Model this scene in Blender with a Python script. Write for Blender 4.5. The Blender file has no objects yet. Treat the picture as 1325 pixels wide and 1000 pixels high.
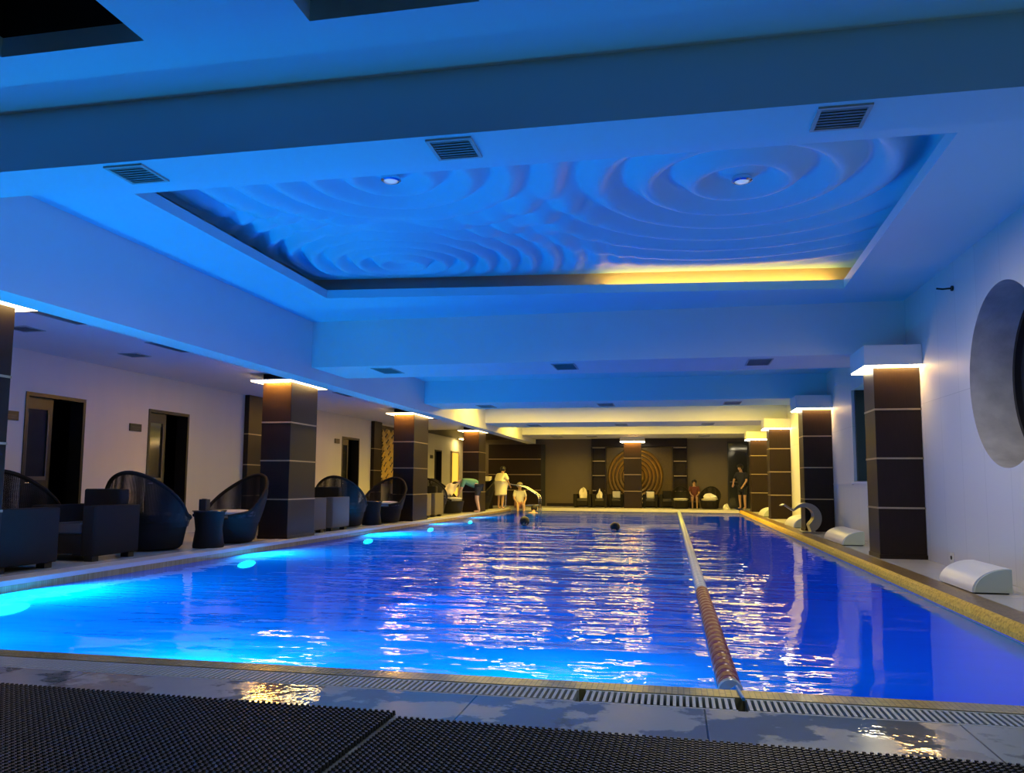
import bpy, math, random
from mathutils import Vector, Matrix
random.seed(7)
PI = math.pi
S = bpy.context.scene
COL = S.collection
CAM_H = 0.9

# ------------------------------------------------------------------ materials
def new_mat(name):
    m = bpy.data.materials.new(name); m.use_nodes = True
    nt = m.node_tree; nt.nodes.clear()
    out = nt.nodes.new('ShaderNodeOutputMaterial')
    return m, nt, out

def N(nt, kind, **kw):
    n = nt.nodes.new(kind)
    for k, v in kw.items():
        if k in n.inputs.keys() if not k.startswith('_') else False:
            n.inputs[k].default_value = v
        else:
            setattr(n, k.lstrip('_'), v)
    return n

def principled(name, color, rough=0.5, metal=0.0, var=0.0, var_scale=3.0, bump=0.0, bump_scale=30.0, spec=0.5,
               stretch=(1, 1, 1), emit=None, emit_k=0.0, alpha=1.0, transmission=0.0, pattern=None):
    m, nt, out = new_mat(name)
    b = N(nt, 'ShaderNodeBsdfPrincipled')
    b.inputs['Roughness'].default_value = rough
    b.inputs['Metallic'].default_value = metal
    b.inputs['Specular IOR Level'].default_value = spec
    b.inputs['Transmission Weight'].default_value = transmission
    tc = N(nt, 'ShaderNodeTexCoord')
    mp = N(nt, 'ShaderNodeMapping'); mp.inputs['Scale'].default_value = stretch
    nt.links.new(tc.outputs['Object'], mp.inputs['Vector'])
    nz = N(nt, 'ShaderNodeTexNoise'); nz.inputs['Scale'].default_value = var_scale; nz.inputs['Detail'].default_value = 4
    nt.links.new(mp.outputs['Vector'], nz.inputs['Vector'])
    mx = N(nt, 'ShaderNodeMix', _data_type='RGBA')
    c = Vector(color[:3])
    mx.inputs['A'].default_value = (*(c * (1 - var)), 1)
    mx.inputs['B'].default_value = (*[min(1, x * (1 + var)) for x in c], 1)
    nt.links.new(nz.outputs['Fac'], mx.inputs['Factor'])
    nt.links.new(mx.outputs['Result'], b.inputs['Base Color'])
    if bump > 0:
        n2 = N(nt, 'ShaderNodeTexNoise'); n2.inputs['Scale'].default_value = bump_scale; n2.inputs['Detail'].default_value = 3
        nt.links.new(mp.outputs['Vector'], n2.inputs['Vector'])
        bp = N(nt, 'ShaderNodeBump'); bp.inputs['Strength'].default_value = bump; bp.inputs['Distance'].default_value = 0.01
        nt.links.new(n2.outputs['Fac'], bp.inputs['Height'])
        nt.links.new(bp.outputs['Normal'], b.inputs['Normal'])
    if emit:
        b.inputs['Emission Color'].default_value = (*emit, 1)
        b.inputs['Emission Strength'].default_value = emit_k
    nt.links.new(b.outputs['BSDF'], out.inputs['Surface'])
    return m

def emission(name, color, k):
    m, nt, out = new_mat(name)
    e = N(nt, 'ShaderNodeEmission')
    e.inputs['Color'].default_value = (*color, 1); e.inputs['Strength'].default_value = k
    nt.links.new(e.outputs['Emission'], out.inputs['Surface'])
    return m

def math_node(nt, op, a, b=None):
    n = N(nt, 'ShaderNodeMath', _operation=op)
    for i, v in enumerate((a, b)):
        if v is None: continue
        if isinstance(v, (int, float)): n.inputs[i].default_value = v
        else: nt.links.new(v, n.inputs[i])
    return n.outputs[0]

def water_mat():
    m, nt, out = new_mat('pool_water')
    tc = N(nt, 'ShaderNodeTexCoord')
    sep = N(nt, 'ShaderNodeSeparateXYZ'); nt.links.new(tc.outputs['Object'], sep.inputs[0])
    def wave(scale, stretch, detail=2.0):
        mp = N(nt, 'ShaderNodeMapping'); mp.inputs['Scale'].default_value = stretch
        nt.links.new(tc.outputs['Object'], mp.inputs['Vector'])
        n = N(nt, 'ShaderNodeTexNoise'); n.inputs['Scale'].default_value = scale; n.inputs['Detail'].default_value = detail
        nt.links.new(mp.outputs['Vector'], n.inputs['Vector'])
        return n.outputs['Fac']
    # swimmers stir the lanes on one side of the rope; the water along the walls is calmer
    mr = N(nt, 'ShaderNodeMapRange', _interpolation_type='SMOOTHSTEP')
    for k, v in (('From Min', -5.2), ('From Max', -2.2), ('To Min', 0.10), ('To Max', 1.0)): mr.inputs[k].default_value = v
    nt.links.new(sep.outputs['X'], mr.inputs['Value'])
    mr2 = N(nt, 'ShaderNodeMapRange', _interpolation_type='SMOOTHSTEP')
    for k, v in (('From Min', 0.1), ('From Max', 1.0), ('To Min', 1.0), ('To Max', 0.10)): mr2.inputs[k].default_value = v
    nt.links.new(sep.outputs['X'], mr2.inputs['Value'])
    mr3 = N(nt, 'ShaderNodeMapRange', _interpolation_type='SMOOTHSTEP')
    for k, v in (('From Min', 18.0), ('From Max', 20.5), ('To Min', 1.0), ('To Max', 0.15)): mr3.inputs[k].default_value = v
    nt.links.new(sep.outputs['Y'], mr3.inputs['Value'])
    amp = math_node(nt, 'MULTIPLY', math_node(nt, 'MULTIPLY', mr.outputs[0], mr2.outputs[0]), mr3.outputs[0])
    grow = math_node(nt, 'ADD', math_node(nt, 'MULTIPLY', sep.outputs['Y'], 0.13), 0.35)   # the swimmers are far out, so the chop is stronger there
    amp = math_node(nt, 'MULTIPLY', amp, grow)
    w1 = wave(1.0, (0.55, 1.9, 1), 2.5)
    w2 = wave(1.0, (4.0, 6.0, 1), 2.0)
    w3 = wave(1.0, (0.35, 0.5, 1), 0.0)
    h = math_node(nt, 'ADD', math_node(nt, 'MULTIPLY', w1, WATER['w1']), math_node(nt, 'MULTIPLY', w2, WATER['w2']))
    h = math_node(nt, 'MULTIPLY', h, amp)
    h = math_node(nt, 'ADD', h, math_node(nt, 'MULTIPLY', w3, 0.02))
    bp = N(nt, 'ShaderNodeBump'); bp.inputs['Strength'].default_value = 1.0; bp.inputs['Distance'].default_value = 1.0
    nt.links.new(h, bp.inputs['Height'])
    fr = N(nt, 'ShaderNodeFresnel'); fr.inputs['IOR'].default_value = 1.25
    nt.links.new(bp.outputs['Normal'], fr.inputs['Normal'])
    gl = N(nt, 'ShaderNodeBsdfGlossy'); gl.inputs['Roughness'].default_value = 0.0
    nt.links.new(bp.outputs['Normal'], gl.inputs['Normal'])
    tr = N(nt, 'ShaderNodeBsdfTransparent'); tr.inputs['Color'].default_value = (0.02, 0.72, 1.0, 1)
    tl = N(nt, 'ShaderNodeBsdfTranslucent'); tl.inputs['Color'].default_value = (0.0, 0.38, 0.92, 1)
    mx = N(nt, 'ShaderNodeMixShader'); mx.inputs[0].default_value = WATER['turbid']
    nt.links.new(tr.outputs[0], mx.inputs[1]); nt.links.new(tl.outputs[0], mx.inputs[2])
    ms = N(nt, 'ShaderNodeMixShader')
    nt.links.new(math_node(nt, 'MINIMUM', fr.outputs[0], 0.45), ms.inputs[0]); nt.links.new(mx.outputs[0], ms.inputs[1]); nt.links.new(gl.outputs[0], ms.inputs[2])
    nt.links.new(ms.outputs[0], out.inputs['Surface'])
    return m

def wet_tile_mat():
    m, nt, out = new_mat('wet_floor_tile')
    b = N(nt, 'ShaderNodeBsdfPrincipled')
    tc = N(nt, 'ShaderNodeTexCoord'); sep = N(nt, 'ShaderNodeSeparateXYZ')
    nt.links.new(tc.outputs['Object'], sep.inputs[0])
    # joints between the slabs every 0.94 m
    fx = math_node(nt, 'FRACT', math_node(nt, 'DIVIDE', math_node(nt, 'ADD', sep.outputs['X'], 10.24), 0.94))
    jx = math_node(nt, 'LESS_THAN', fx, 0.008)
    nz = N(nt, 'ShaderNodeTexNoise'); nz.inputs['Scale'].default_value = 2.6; nz.inputs['Detail'].default_value = 6; nz.inputs['Roughness'].default_value = 0.6
    nt.links.new(tc.outputs['Object'], nz.inputs['Vector'])
    wet = N(nt, 'ShaderNodeValToRGB')
    wet.color_ramp.elements[0].position = 0.47; wet.color_ramp.elements[1].position = 0.50
    nt.links.new(nz.outputs['Fac'], wet.inputs['Fac'])
    mx = N(nt, 'ShaderNodeMix', _data_type='RGBA')
    mx.inputs['A'].default_value = (0.30, 0.30, 0.29, 1); mx.inputs['B'].default_value = (0.17, 0.17, 0.17, 1)
    nt.links.new(wet.outputs['Color'], mx.inputs['Factor'])
    mj = N(nt, 'ShaderNodeMix', _data_type='RGBA'); mj.inputs['B'].default_value = (0.03, 0.03, 0.03, 1)
    nt.links.new(jx, mj.inputs['Factor']); nt.links.new(mx.outputs['Result'], mj.inputs['A'])
    nt.links.new(mj.outputs['Result'], b.inputs['Base Color'])
    rr = N(nt, 'ShaderNodeMapRange'); rr.inputs['To Min'].default_value = 0.22; rr.inputs['To Max'].default_value = 0.03
    nt.links.new(wet.outputs['Color'], rr.inputs['Value']); nt.links.new(rr.outputs[0], b.inputs['Roughness'])
    n2 = N(nt, 'ShaderNodeTexNoise'); n2.inputs['Scale'].default_value = 9; n2.inputs['Detail'].default_value = 3
    nt.links.new(tc.outputs['Object'], n2.inputs['Vector'])
    bp = N(nt, 'ShaderNodeBump'); bp.inputs['Strength'].default_value = 0.25; bp.inputs['Distance'].default_value = 0.01
    nt.links.new(n2.outputs['Fac'], bp.inputs['Height']); nt.links.new(bp.outputs['Normal'], b.inputs['Normal'])
    nt.links.new(b.outputs[0], out.inputs['Surface'])
    return m

def tile_mat(name, c1, c2, w, h, mortar, rough=0.3, mort=(0.2, 0.2, 0.2), axis='Z', offset=0.0):
    m, nt, out = new_mat(name)
    b = N(nt, 'ShaderNodeBsdfPrincipled'); b.inputs['Roughness'].default_value = rough
    tc = N(nt, 'ShaderNodeTexCoord'); sep = N(nt, 'ShaderNodeSeparateXYZ'); cmb = N(nt, 'ShaderNodeCombineXYZ')
    nt.links.new(tc.outputs['Object'], sep.inputs[0])
    a = {'Z': ('X', 'Y'), 'X': ('Y', 'Z'), 'Y': ('X', 'Z')}[axis]
    nt.links.new(sep.outputs[a[0]], cmb.inputs['X']); nt.links.new(sep.outputs[a[1]], cmb.inputs['Y'])
    br = N(nt, 'ShaderNodeTexBrick')
    br.offset = offset
    br.inputs['Scale'].default_value = 1.0; br.inputs['Brick Width'].default_value = w; br.inputs['Row Height'].default_value = h
    br.inputs['Mortar Size'].default_value = mortar; br.inputs['Color1'].default_value = (*c1, 1); br.inputs['Color2'].default_value = (*c2, 1)
    br.inputs['Mortar'].default_value = (*mort, 1)
    nt.links.new(cmb.outputs[0], br.inputs['Vector'])
    nt.links.new(br.outputs['Color'], b.inputs['Base Color'])
    nt.links.new(b.outputs[0], out.inputs['Surface'])
    return m

def granite_mat(name, c1, c2, c3, rough):
    m, nt, out = new_mat(name)
    b = N(nt, 'ShaderNodeBsdfPrincipled'); b.inputs['Roughness'].default_value = rough; b.inputs['Specular IOR Level'].default_value = 0.2
    tc = N(nt, 'ShaderNodeTexCoord'); vo = N(nt, 'ShaderNodeTexVoronoi'); vo.inputs['Scale'].default_value = 60
    nt.links.new(tc.outputs['Object'], vo.inputs['Vector'])
    r = N(nt, 'ShaderNodeValToRGB'); r.color_ramp.interpolation = 'CONSTANT'
    r.color_ramp.elements[0].color = (*c1, 1); r.color_ramp.elements[1].color = (*c2, 1); r.color_ramp.elements[1].position = 0.4
    e = r.color_ramp.elements.new(0.75); e.color = (*c3, 1)
    sp = N(nt, 'ShaderNodeSeparateColor'); nt.links.new(vo.outputs['Color'], sp.inputs[0])
    nt.links.new(sp.outputs[0], r.inputs['Fac']); nt.links.new(r.outputs['Color'], b.inputs['Base Color'])
    nt.links.new(b.outputs[0], out.inputs['Surface'])
    return m

def weave_mat(name, c1, c2, scale, holes=0.0, rough=0.5):
    """woven wicker strands running on the object's own coordinates; open weave lets light through between strands"""
    m, nt, out = new_mat(name)
    b = N(nt, 'ShaderNodeBsdfPrincipled'); b.inputs['Roughness'].default_value = rough; b.inputs['Specular IOR Level'].default_value = 0.15
    tc = N(nt, 'ShaderNodeTexCoord'); sep = N(nt, 'ShaderNodeSeparateXYZ'); nt.links.new(tc.outputs['UV'], sep.inputs[0])
    u = math_node(nt, 'SINE', math_node(nt, 'MULTIPLY', sep.outputs['X'], scale * 2 * PI))
    v = math_node(nt, 'SINE', math_node(nt, 'MULTIPLY', sep.outputs['Y'], scale * 2 * PI))
    p = math_node(nt, 'MULTIPLY', u, v)
    mr = N(nt, 'ShaderNodeMapRange'); mr.inputs['From Min'].default_value = -1; nt.links.new(p, mr.inputs['Value'])
    mx = N(nt, 'ShaderNodeMix', _data_type='RGBA'); mx.inputs['A'].default_value = (*c1, 1); mx.inputs['B'].default_value = (*c2, 1)
    nt.links.new(mr.outputs[0], mx.inputs['Factor']); nt.links.new(mx.outputs['Result'], b.inputs['Base Color'])
    bp = N(nt, 'ShaderNodeBump'); bp.inputs['Strength'].default_value = 0.5; bp.inputs['Distance'].default_value = 0.004
    nt.links.new(mr.outputs[0], bp.inputs['Height']); nt.links.new(bp.outputs['Normal'], b.inputs['Normal'])
    if holes > 0:
        t = N(nt, 'ShaderNodeBsdfTransparent')
        au = math_node(nt, 'ABSOLUTE', u); av = math_node(nt, 'ABSOLUTE', v)
        hole = math_node(nt, 'GREATER_THAN', math_node(nt, 'MULTIPLY', au, av), 1 - holes)
        ms = N(nt, 'ShaderNodeMixShader'); nt.links.new(hole, ms.inputs[0])
        nt.links.new(b.outputs[0], ms.inputs[1]); nt.links.new(t.outputs[0], ms.inputs[2])
        nt.links.new(ms.outputs[0], out.inputs['Surface'])
    else:
        nt.links.new(b.outputs[0], out.inputs['Surface'])
    return m

WATER = dict(w1=0.055, w2=0.009, turbid=0.65)
LIGHT = dict(pool=262.0, front=120.0, strip_l=18.0, strip_r=32.0, cove=20.0, bay=21.0, corner=40.0, down=260.0, near=35.0)
M = {}
M['plaster'] = principled('white_plaster', (0.74, 0.74, 0.73), 0.65, var=0.04, var_scale=1.5, bump=0.12, bump_scale=14)
M['plaster2'] = principled('plaster_pool_light_tint', (0.40, 0.72, 0.82), 0.55, var=0.03, var_scale=1.0, bump=0.06, bump_scale=8)  # blue of the pool light is mixed into this plaster colour
M['wall'] = principled('cream_wall_paint', (0.70, 0.67, 0.62), 0.6, var=0.05, var_scale=1.2, stretch=(1, 3, .4), bump=0.05)
M['stone'] = tile_mat('pale_wall_panels', (0.70, 0.69, 0.66), (0.66, 0.65, 0.63), 0.62, 1.9, 0.003, rough=0.5, mort=(0.5, 0.5, 0.48), axis='X')
M['reveal'] = principled('stained_plaster', (0.50, 0.49, 0.46), 0.7, var=0.45, var_scale=5, bump=0.3, bump_scale=25)
M['wenge'] = principled('dark_wenge_panel', (0.019, 0.011, 0.008), 0.4, var=0.35, var_scale=6, spec=0.22, stretch=(14, 14, 0.8))
M['wave_gold'] = principled('bright_gold_relief', (0.85, 0.62, 0.16), 0.32, metal=0.35, var=0.1)
M['band'] = principled('brass_inlay', (0.42, 0.33, 0.20), 0.35, metal=0.4)
M['strip'] = emission('column_light_diffuser', (1.0, 0.68, 0.27), LIGHT['strip_l'])
M['strip_r'] = emission('column_light_diffuser_warm_white', (1.0, 0.86, 0.54), LIGHT['strip_r'])
M['accent'] = emission('column_accent_strip', (1.0, 0.50, 0.08), 55.0)
M['accent_bright'] = emission('column_accent_strip_bright', (1.0, 0.46, 0.06), 260.0)
M['cove'] = emission('cove_light', (1.0, 0.46, 0.05), LIGHT['cove'])
M['bay'] = emission('bay_light', (1.0, 0.67, 0.07), LIGHT['bay'])
M['coping'] = principled('white_coping_stone', (0.62, 0.60, 0.56), 0.3, var=0.08, var_scale=6)
M['gold_tile'] = tile_mat('gold_mosaic', (0.46, 0.34, 0.13), (0.34, 0.24, 0.08), 0.025, 0.025, 0.002, rough=0.2, mort=(0.2, 0.16, 0.08))
M['granite'] = granite_mat('brown_granite', (0.17, 0.105, 0.035), (0.22, 0.14, 0.05), (0.11, 0.065, 0.025), 0.3)
M['gold_granite'] = granite_mat('gold_granite', (0.66, 0.41, 0.05), (0.75, 0.48, 0.07), (0.52, 0.30, 0.035), 0.5)
M['deck'] = tile_mat('pale_deck_tile', (0.52, 0.50, 0.46), (0.49, 0.47, 0.43), 0.6, 0.6, 0.004, rough=0.25, mort=(0.3, 0.29, 0.27))
M['wet'] = wet_tile_mat()
M['basin'] = tile_mat('blue_pool_tile', (0.008, 0.14, 0.80), (0.01, 0.155, 0.85), 0.15, 0.15, 0.006, rough=0.9, mort=(0.10, 0.26, 0.8))
M['water'] = water_mat()
M['grate'] = principled('grey_drain_slats', (0.42, 0.43, 0.42), 0.4, var=0.1)
M['dark'] = principled('near_black', (0.008, 0.008, 0.009), 0.6)
M['rubber'] = principled('black_rubber', (0.020, 0.017, 0.017), 0.5, var=0.3, var_scale=20)
M['rubber_edge'] = principled('black_rubber_base', (0.010, 0.010, 0.011), 0.6)
M['wicker'] = weave_mat('dark_wicker', (0.010, 0.0085, 0.008), (0.02, 0.017, 0.015), 60, rough=0.8)
M['wicker_open'] = weave_mat('open_dark_wicker', (0.010, 0.009, 0.008), (0.018, 0.015, 0.013), 48, holes=0.38)
M['wicker_grey'] = weave_mat('taupe_wicker', (0.10, 0.085, 0.07), (0.16, 0.135, 0.11), 60, rough=0.8)
M['cushion'] = principled('pale_cushion', (0.55, 0.53, 0.49), 0.85, var=0.08, bump=0.2, bump_scale=60)
M['cushion_dark'] = principled('dark_cushion', (0.05, 0.045, 0.045), 0.85, var=0.1, bump=0.2, bump_scale=60)
M['towel'] = principled('cream_towel', (0.72, 0.66, 0.56), 0.95, var=0.08, bump=0.5, bump_scale=90)
M['glass_dark'] = principled('smoked_glass', (0.03, 0.033, 0.04), 0.08, spec=0.8)
M['door'] = principled('dark_door', (0.012, 0.011, 0.012), 0.4, var=0.2, stretch=(8, 8, 1))
M['door_trim'] = principled('grey_door_trim', (0.08, 0.075, 0.075), 0.4)
M['chrome'] = principled('polished_steel', (0.75, 0.75, 0.76), 0.12, metal=1.0, var=0.03)
M['brushed'] = principled('brushed_steel', (0.30, 0.30, 0.31), 0.28, metal=1.0, var=0.08, stretch=(1, 1, 30))
M['white_shell'] = principled('white_fibreglass', (0.80, 0.80, 0.76), 0.3, var=0.03)
M['pale_green'] = principled('pale_green_panel', (0.58, 0.63, 0.47), 0.45, var=0.05)
M['gold'] = principled('gold_leaf_relief', (0.45, 0.30, 0.09), 0.28, metal=0.85, var=0.25, var_scale=8, bump=0.3, bump_scale=25)
M['gold_flat'] = principled('gold_leaf_ground', (0.085, 0.055, 0.015), 0.42, metal=0.45, var=0.3, var_scale=14, bump=0.25, bump_scale=40)
M['beige'] = principled('beige_wall_panel', (0.11, 0.082, 0.055), 0.5, var=0.1, var_scale=2)
M['red'] = principled('red_float_plastic', (0.20, 0.012, 0.008), 0.3, var=0.2, var_scale=25)
M['bluewhite'] = principled('pale_blue_float_plastic', (0.36, 0.46, 0.56), 0.3, var=0.1, var_scale=25)
M['ring'] = principled('clear_grey_ring', (0.45, 0.48, 0.5), 0.2)
M['bluecable'] = principled('blue_cable', (0.04, 0.22, 0.55), 0.35)
M['lens'] = emission('pool_lamp_lens', (0.45, 0.95, 1.0), 14.0)
M['skin'] = principled('skin', (0.50, 0.30, 0.20), 0.5, var=0.06, var_scale=10)
M['skin_pale'] = principled('pale_skin', (0.62, 0.40, 0.30), 0.5, var=0.06, var_scale=10)
M['hair'] = principled('black_hair', (0.012, 0.010, 0.010), 0.5, bump=0.5, bump_scale=80)
M['hair_grey'] = principled('grey_hair', (0.32, 0.28, 0.25), 0.6, bump=0.5, bump_scale=80)
M['shirt_cream'] = principled('cream_cotton', (0.76, 0.70, 0.58), 0.9, var=0.06, bump=0.3, bump_scale=18)
M['shirt_green'] = principled('teal_green_cotton', (0.13, 0.33, 0.26), 0.9, var=0.15, bump=0.3, bump_scale=18)
M['shirt_white'] = principled('white_cotton', (0.74, 0.72, 0.72), 0.9, var=0.06, bump=0.3, bump_scale=18)
M['cloth_red'] = principled('maroon_cotton', (0.11, 0.030, 0.025), 0.9, var=0.1)
M['cloth_navy'] = principled('navy_cotton', (0.020, 0.022, 0.035), 0.9, var=0.1)
M['shorts'] = principled('pink_shorts', (0.50, 0.26, 0.22), 0.9, var=0.1)
M['window_glow'] = emission('dusk_window_glass', (0.16, 0.42, 0.62), 0.9)
M['bulb_glass'] = principled('downlight_glass', (0.7, 0.8, 0.85), 0.08, spec=0.9, emit=(0.6, 0.85, 1.0), emit_k=0.35)
M['lit_panel'] = emission('backlit_yellow_glass', (1.0, 0.58, 0.06), 1.5)
M['plaque'] = principled('dark_plaque', (0.012, 0.011, 0.012), 0.35)
M['plaque_mark'] = principled('plaque_lettering', (0.05, 0.045, 0.04), 0.4)
M['vent'] = principled('grey_vent_metal', (0.42, 0.43, 0.42), 0.5)
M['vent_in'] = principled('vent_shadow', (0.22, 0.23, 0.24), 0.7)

# ------------------------------------------------------------------ mesh helpers
class MB:
    def __init__(s): s.v = []; s.f = []; s.uv = []
    def face(s, idx, uv=None): s.f.append(idx); s.uv.append(uv)
    def box(s, x0, x1, y0, y1, z0, z1):
        b = len(s.v)
        s.v += [(x0,y0,z0),(x1,y0,z0),(x1,y1,z0),(x0,y1,z0),(x0,y0,z1),(x1,y0,z1),(x1,y1,z1),(x0,y1,z1)]
        for q in ((0,3,2,1),(4,5,6,7),(0,1,5,4),(1,2,6,5),(2,3,7,6),(3,0,4,7)):
            a = [s.v[b+i] for i in q]
            d = max(range(3), key=lambda k: -(max(p[k] for p in a)-min(p[k] for p in a)))
            ax = [k for k in range(3) if k != d]
            s.face([b+i for i in q], [(p[ax[0]], p[ax[1]]) for p in a])
        return s
    def rbox(s, x0, x1, y0, y1, z0, z1, r=0.03, n=4):
        """box with rounded vertical corners and softened top and bottom edges"""
        def ring(ins, z):
            out = []
            for cx, cy, a0 in ((x1-r, y1-r, 0), (x0+r, y1-r, 90), (x0+r, y0+r, 180), (x1-r, y0+r, 270)):
                for i in range(n+1):
                    a = math.radians(a0 + 90*i/n)
                    out.append((cx+(r-ins)*math.cos(a), cy+(r-ins)*math.sin(a), z))
            return out
        k = r*0.45
        rs = [ring(k, z0), ring(0, z0+k), ring(0, z1-k), ring(k*.4, z1-k*.3), ring(k, z1)]
        s.loft(rs, closed=True, caps=True); return s
    def loft(s, rings, closed=True, caps=False):
        b = len(s.v); n = len(rings[0])
        for r in rings: s.v += [tuple(p) for p in r]
        m = n if closed else n-1
        acc = 0
        for i in range(len(rings)-1):
            d = (Vector(rings[i+1][0])-Vector(rings[i][0])).length
            u = 0
            for j in range(m):
                j2 = (j+1) % n
                w = (Vector(rings[i][j2])-Vector(rings[i][j])).length
                s.face([b+i*n+j, b+i*n+j2, b+(i+1)*n+j2, b+(i+1)*n+j], [(u, acc), (u+w, acc), (u+w, acc+d), (u, acc+d)])
                u += w
            acc += d
        if caps:
            s.face([b+j for j in reversed(range(n))], [(p[0], p[1]) for p in reversed(rings[0])])
            e = b+(len(rings)-1)*n
            s.face([e+j for j in range(n)], [(p[0], p[1]) for p in rings[-1]])
        return s
    def lathe(s, prof, c=(0,0,0), n=28, a0=0.0, a1=2*PI):
        full = abs(a1-a0-2*PI) < 1e-6
        rings = []
        for r, z in prof:
            k = n if full else n+1
            rings.append([(c[0]+r*math.cos(a0+(a1-a0)*i/n), c[1]+r*math.sin(a0+(a1-a0)*i/n), c[2]+z) for i in range(k)])
        s.loft(rings, closed=full, caps=full); return s
    def tube(s, pts, r, n=8, caps=True):
        P = [Vector(p) for p in pts]; rings = []
        up = Vector((0, 0, 1))
        for i, p in enumerate(P):
            t = (P[min(i+1, len(P)-1)]-P[max(i-1, 0)]).normalized()
            a = t.cross(up)
            if a.length < 1e-3: a = t.cross(Vector((1, 0, 0)))
            a.normalize(); b = a.cross(t).normalized()
            rr = r[i] if isinstance(r, (list, tuple)) else r
            rings.append([p+a*rr*math.cos(2*PI*j/n)+b*rr*math.sin(2*PI*j/n) for j in range(n)])
        s.loft(rings, closed=True, caps=caps); return s
    def sphere(s, c, r, n=14, m=9, sx=1, sy=1, sz=1):
        rings = []
        for i in range(m):
            t = -PI/2 + PI*(i+0.12)/(m-1+0.24)
            rings.append([(c[0]+sx*r*math.cos(t)*math.cos(2*PI*j/n), c[1]+sy*r*math.cos(t)*math.sin(2*PI*j/n), c[2]+sz*r*math.sin(t)) for j in range(n)])
        s.loft(rings, closed=True, caps=True); return s
    def prism(s, poly, axis, a, b):
        """polygon in the two other axes swept from a to b along axis"""
        def put(p, t):
            return {'X': (t, p[0], p[1]), 'Y': (p[0], t, p[1]), 'Z': (p[0], p[1], t)}[axis]
        s.loft([[put(p, a) for p in poly], [put(p, b) for p in poly]], closed=True, caps=True); return s
    def quad(s, a, b, c, d):
        k = len(s.v); s.v += [a, b, c, d]; s.face([k, k+1, k+2, k+3], [(0,0),(1,0),(1,1),(0,1)]); return s
    def build(s, name, mat, parent=None, smooth=False, bevel=0.0, loc=None):
        me = bpy.data.meshes.new(name)
        me.from_pydata(s.v, [], s.f)
        uvl = me.uv_layers.new(name='UVMap')
        k = 0
        dat = [0.0]*(2*len(me.loops))
        for f, u in zip(s.f, s.uv):
            for i in range(len(f)):
                if u: dat[2*k] = u[i][0]; dat[2*k+1] = u[i][1]
                k += 1
        uvl.data.foreach_set('uv', dat)
        me.materials.append(mat)
        import bmesh
        bm = bmesh.new(); bm.from_mesh(me); bmesh.ops.recalc_face_normals(bm, faces=bm.faces); bm.to_mesh(me); bm.free()
        if smooth:
            me.polygons.foreach_set('use_smooth', [True]*len(me.polygons))
        o = bpy.data.objects.new(name, me); COL.objects.link(o)
        if parent: o.parent = parent
        if loc: o.location = loc
        if bevel:
            md = o.modifiers.new('edge', 'BEVEL'); md.width = bevel; md.segments = 2; md.limit_method = 'ANGLE'
        if smooth:
            es = o.modifiers.new('split', 'EDGE_SPLIT'); es.split_angle = math.radians(40)
        return o

def tag(o, label=None, cat=None, group=None, kind=None):
    if label: o['label'] = label
    if cat: o['category'] = cat
    if group: o['group'] = group
    if kind: o['kind'] = kind
    return o
def thing(name, label, cat, loc=(0,0,0), rz=0.0, group=None, kind=None):
    o = bpy.data.objects.new(name, None); COL.objects.link(o)
    o.location = loc; o.rotation_euler = (0, 0, rz); o.empty_display_size = 0.1
    return tag(o, label, cat, group, kind)
def copy_tree(o, parent=None):
    kids = list(o.children)
    c = o.copy(); COL.objects.link(c)
    if parent: c.parent = parent
    for k in kids: copy_tree(k, c)
    return c
def put(proto, used, loc, rz, label, group=None):
    """the first placing moves the proto itself, later ones copy it"""
    o = proto if not used else copy_tree(proto)
    used.append(1)
    o.location = loc; o.rotation_euler = (0, 0, rz); o['label'] = label
    if group: o['group'] = group
    return o
def struct(name, mb, mat, **kw):
    o = mb.build(name, mat, **kw); o['kind'] = 'structure'; return o
def spot(name, loc, power, color, deg, parent):
    l = bpy.data.lights.new(name, 'SPOT'); l.energy = power; l.color = color; l.spot_size = math.radians(deg); l.spot_blend = 0.6; l.shadow_soft_size = 0.06
    o = bpy.data.objects.new(name, l); COL.objects.link(o); o.location = loc; o.parent = parent
    return o
def grid_slab(xs, ys, lo, hi, skip, axis='Z'):
    """a slab cut on a grid, leaving out the cells in skip"""
    mb = MB()
    for i in range(len(xs)-1):
        for j in range(len(ys)-1):
            if (i, j) in skip: continue
            if axis == 'Z': mb.box(xs[i], xs[i+1], ys[j], ys[j+1], lo, hi)
            else: mb.box(lo, hi, xs[i], xs[i+1], ys[j], ys[j+1])
    return mb

# ------------------------------------------------------------------ dimensions
WL, WR, FX = -8.4, 3.0, -5.4          # side walls, fascia plane over the pool edge
PL, PR, PF, PB = -5.85, 2.15, 3.8, 28.6   # pool edges
YB = 31.3                              # back wall
ZB, ZS, ZA, ZC = 2.63, 2.62, 2.97, 3.33
WZ = -0.10

# ------------------------------------------------------------------ floor, pool
f = MB(); f.box(WL, PL-0.30, PF-0.2, YB, -0.2, 0)
struct('floor', f, M['deck'])
f = MB(); f.box(PL-0.30, PR, PB+0.25, YB, -0.2, 0); struct('floor', f, M['deck'])
f = MB(); f.box(PR+0.24, WR+0.7, -0.5, YB, -0.2, 0); struct('floor', f, M['deck'])
f = MB(); f.box(WL, PR+0.24, -0.5, 3.40, -0.2, 0); struct('floor', f, M['wet'])
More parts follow.
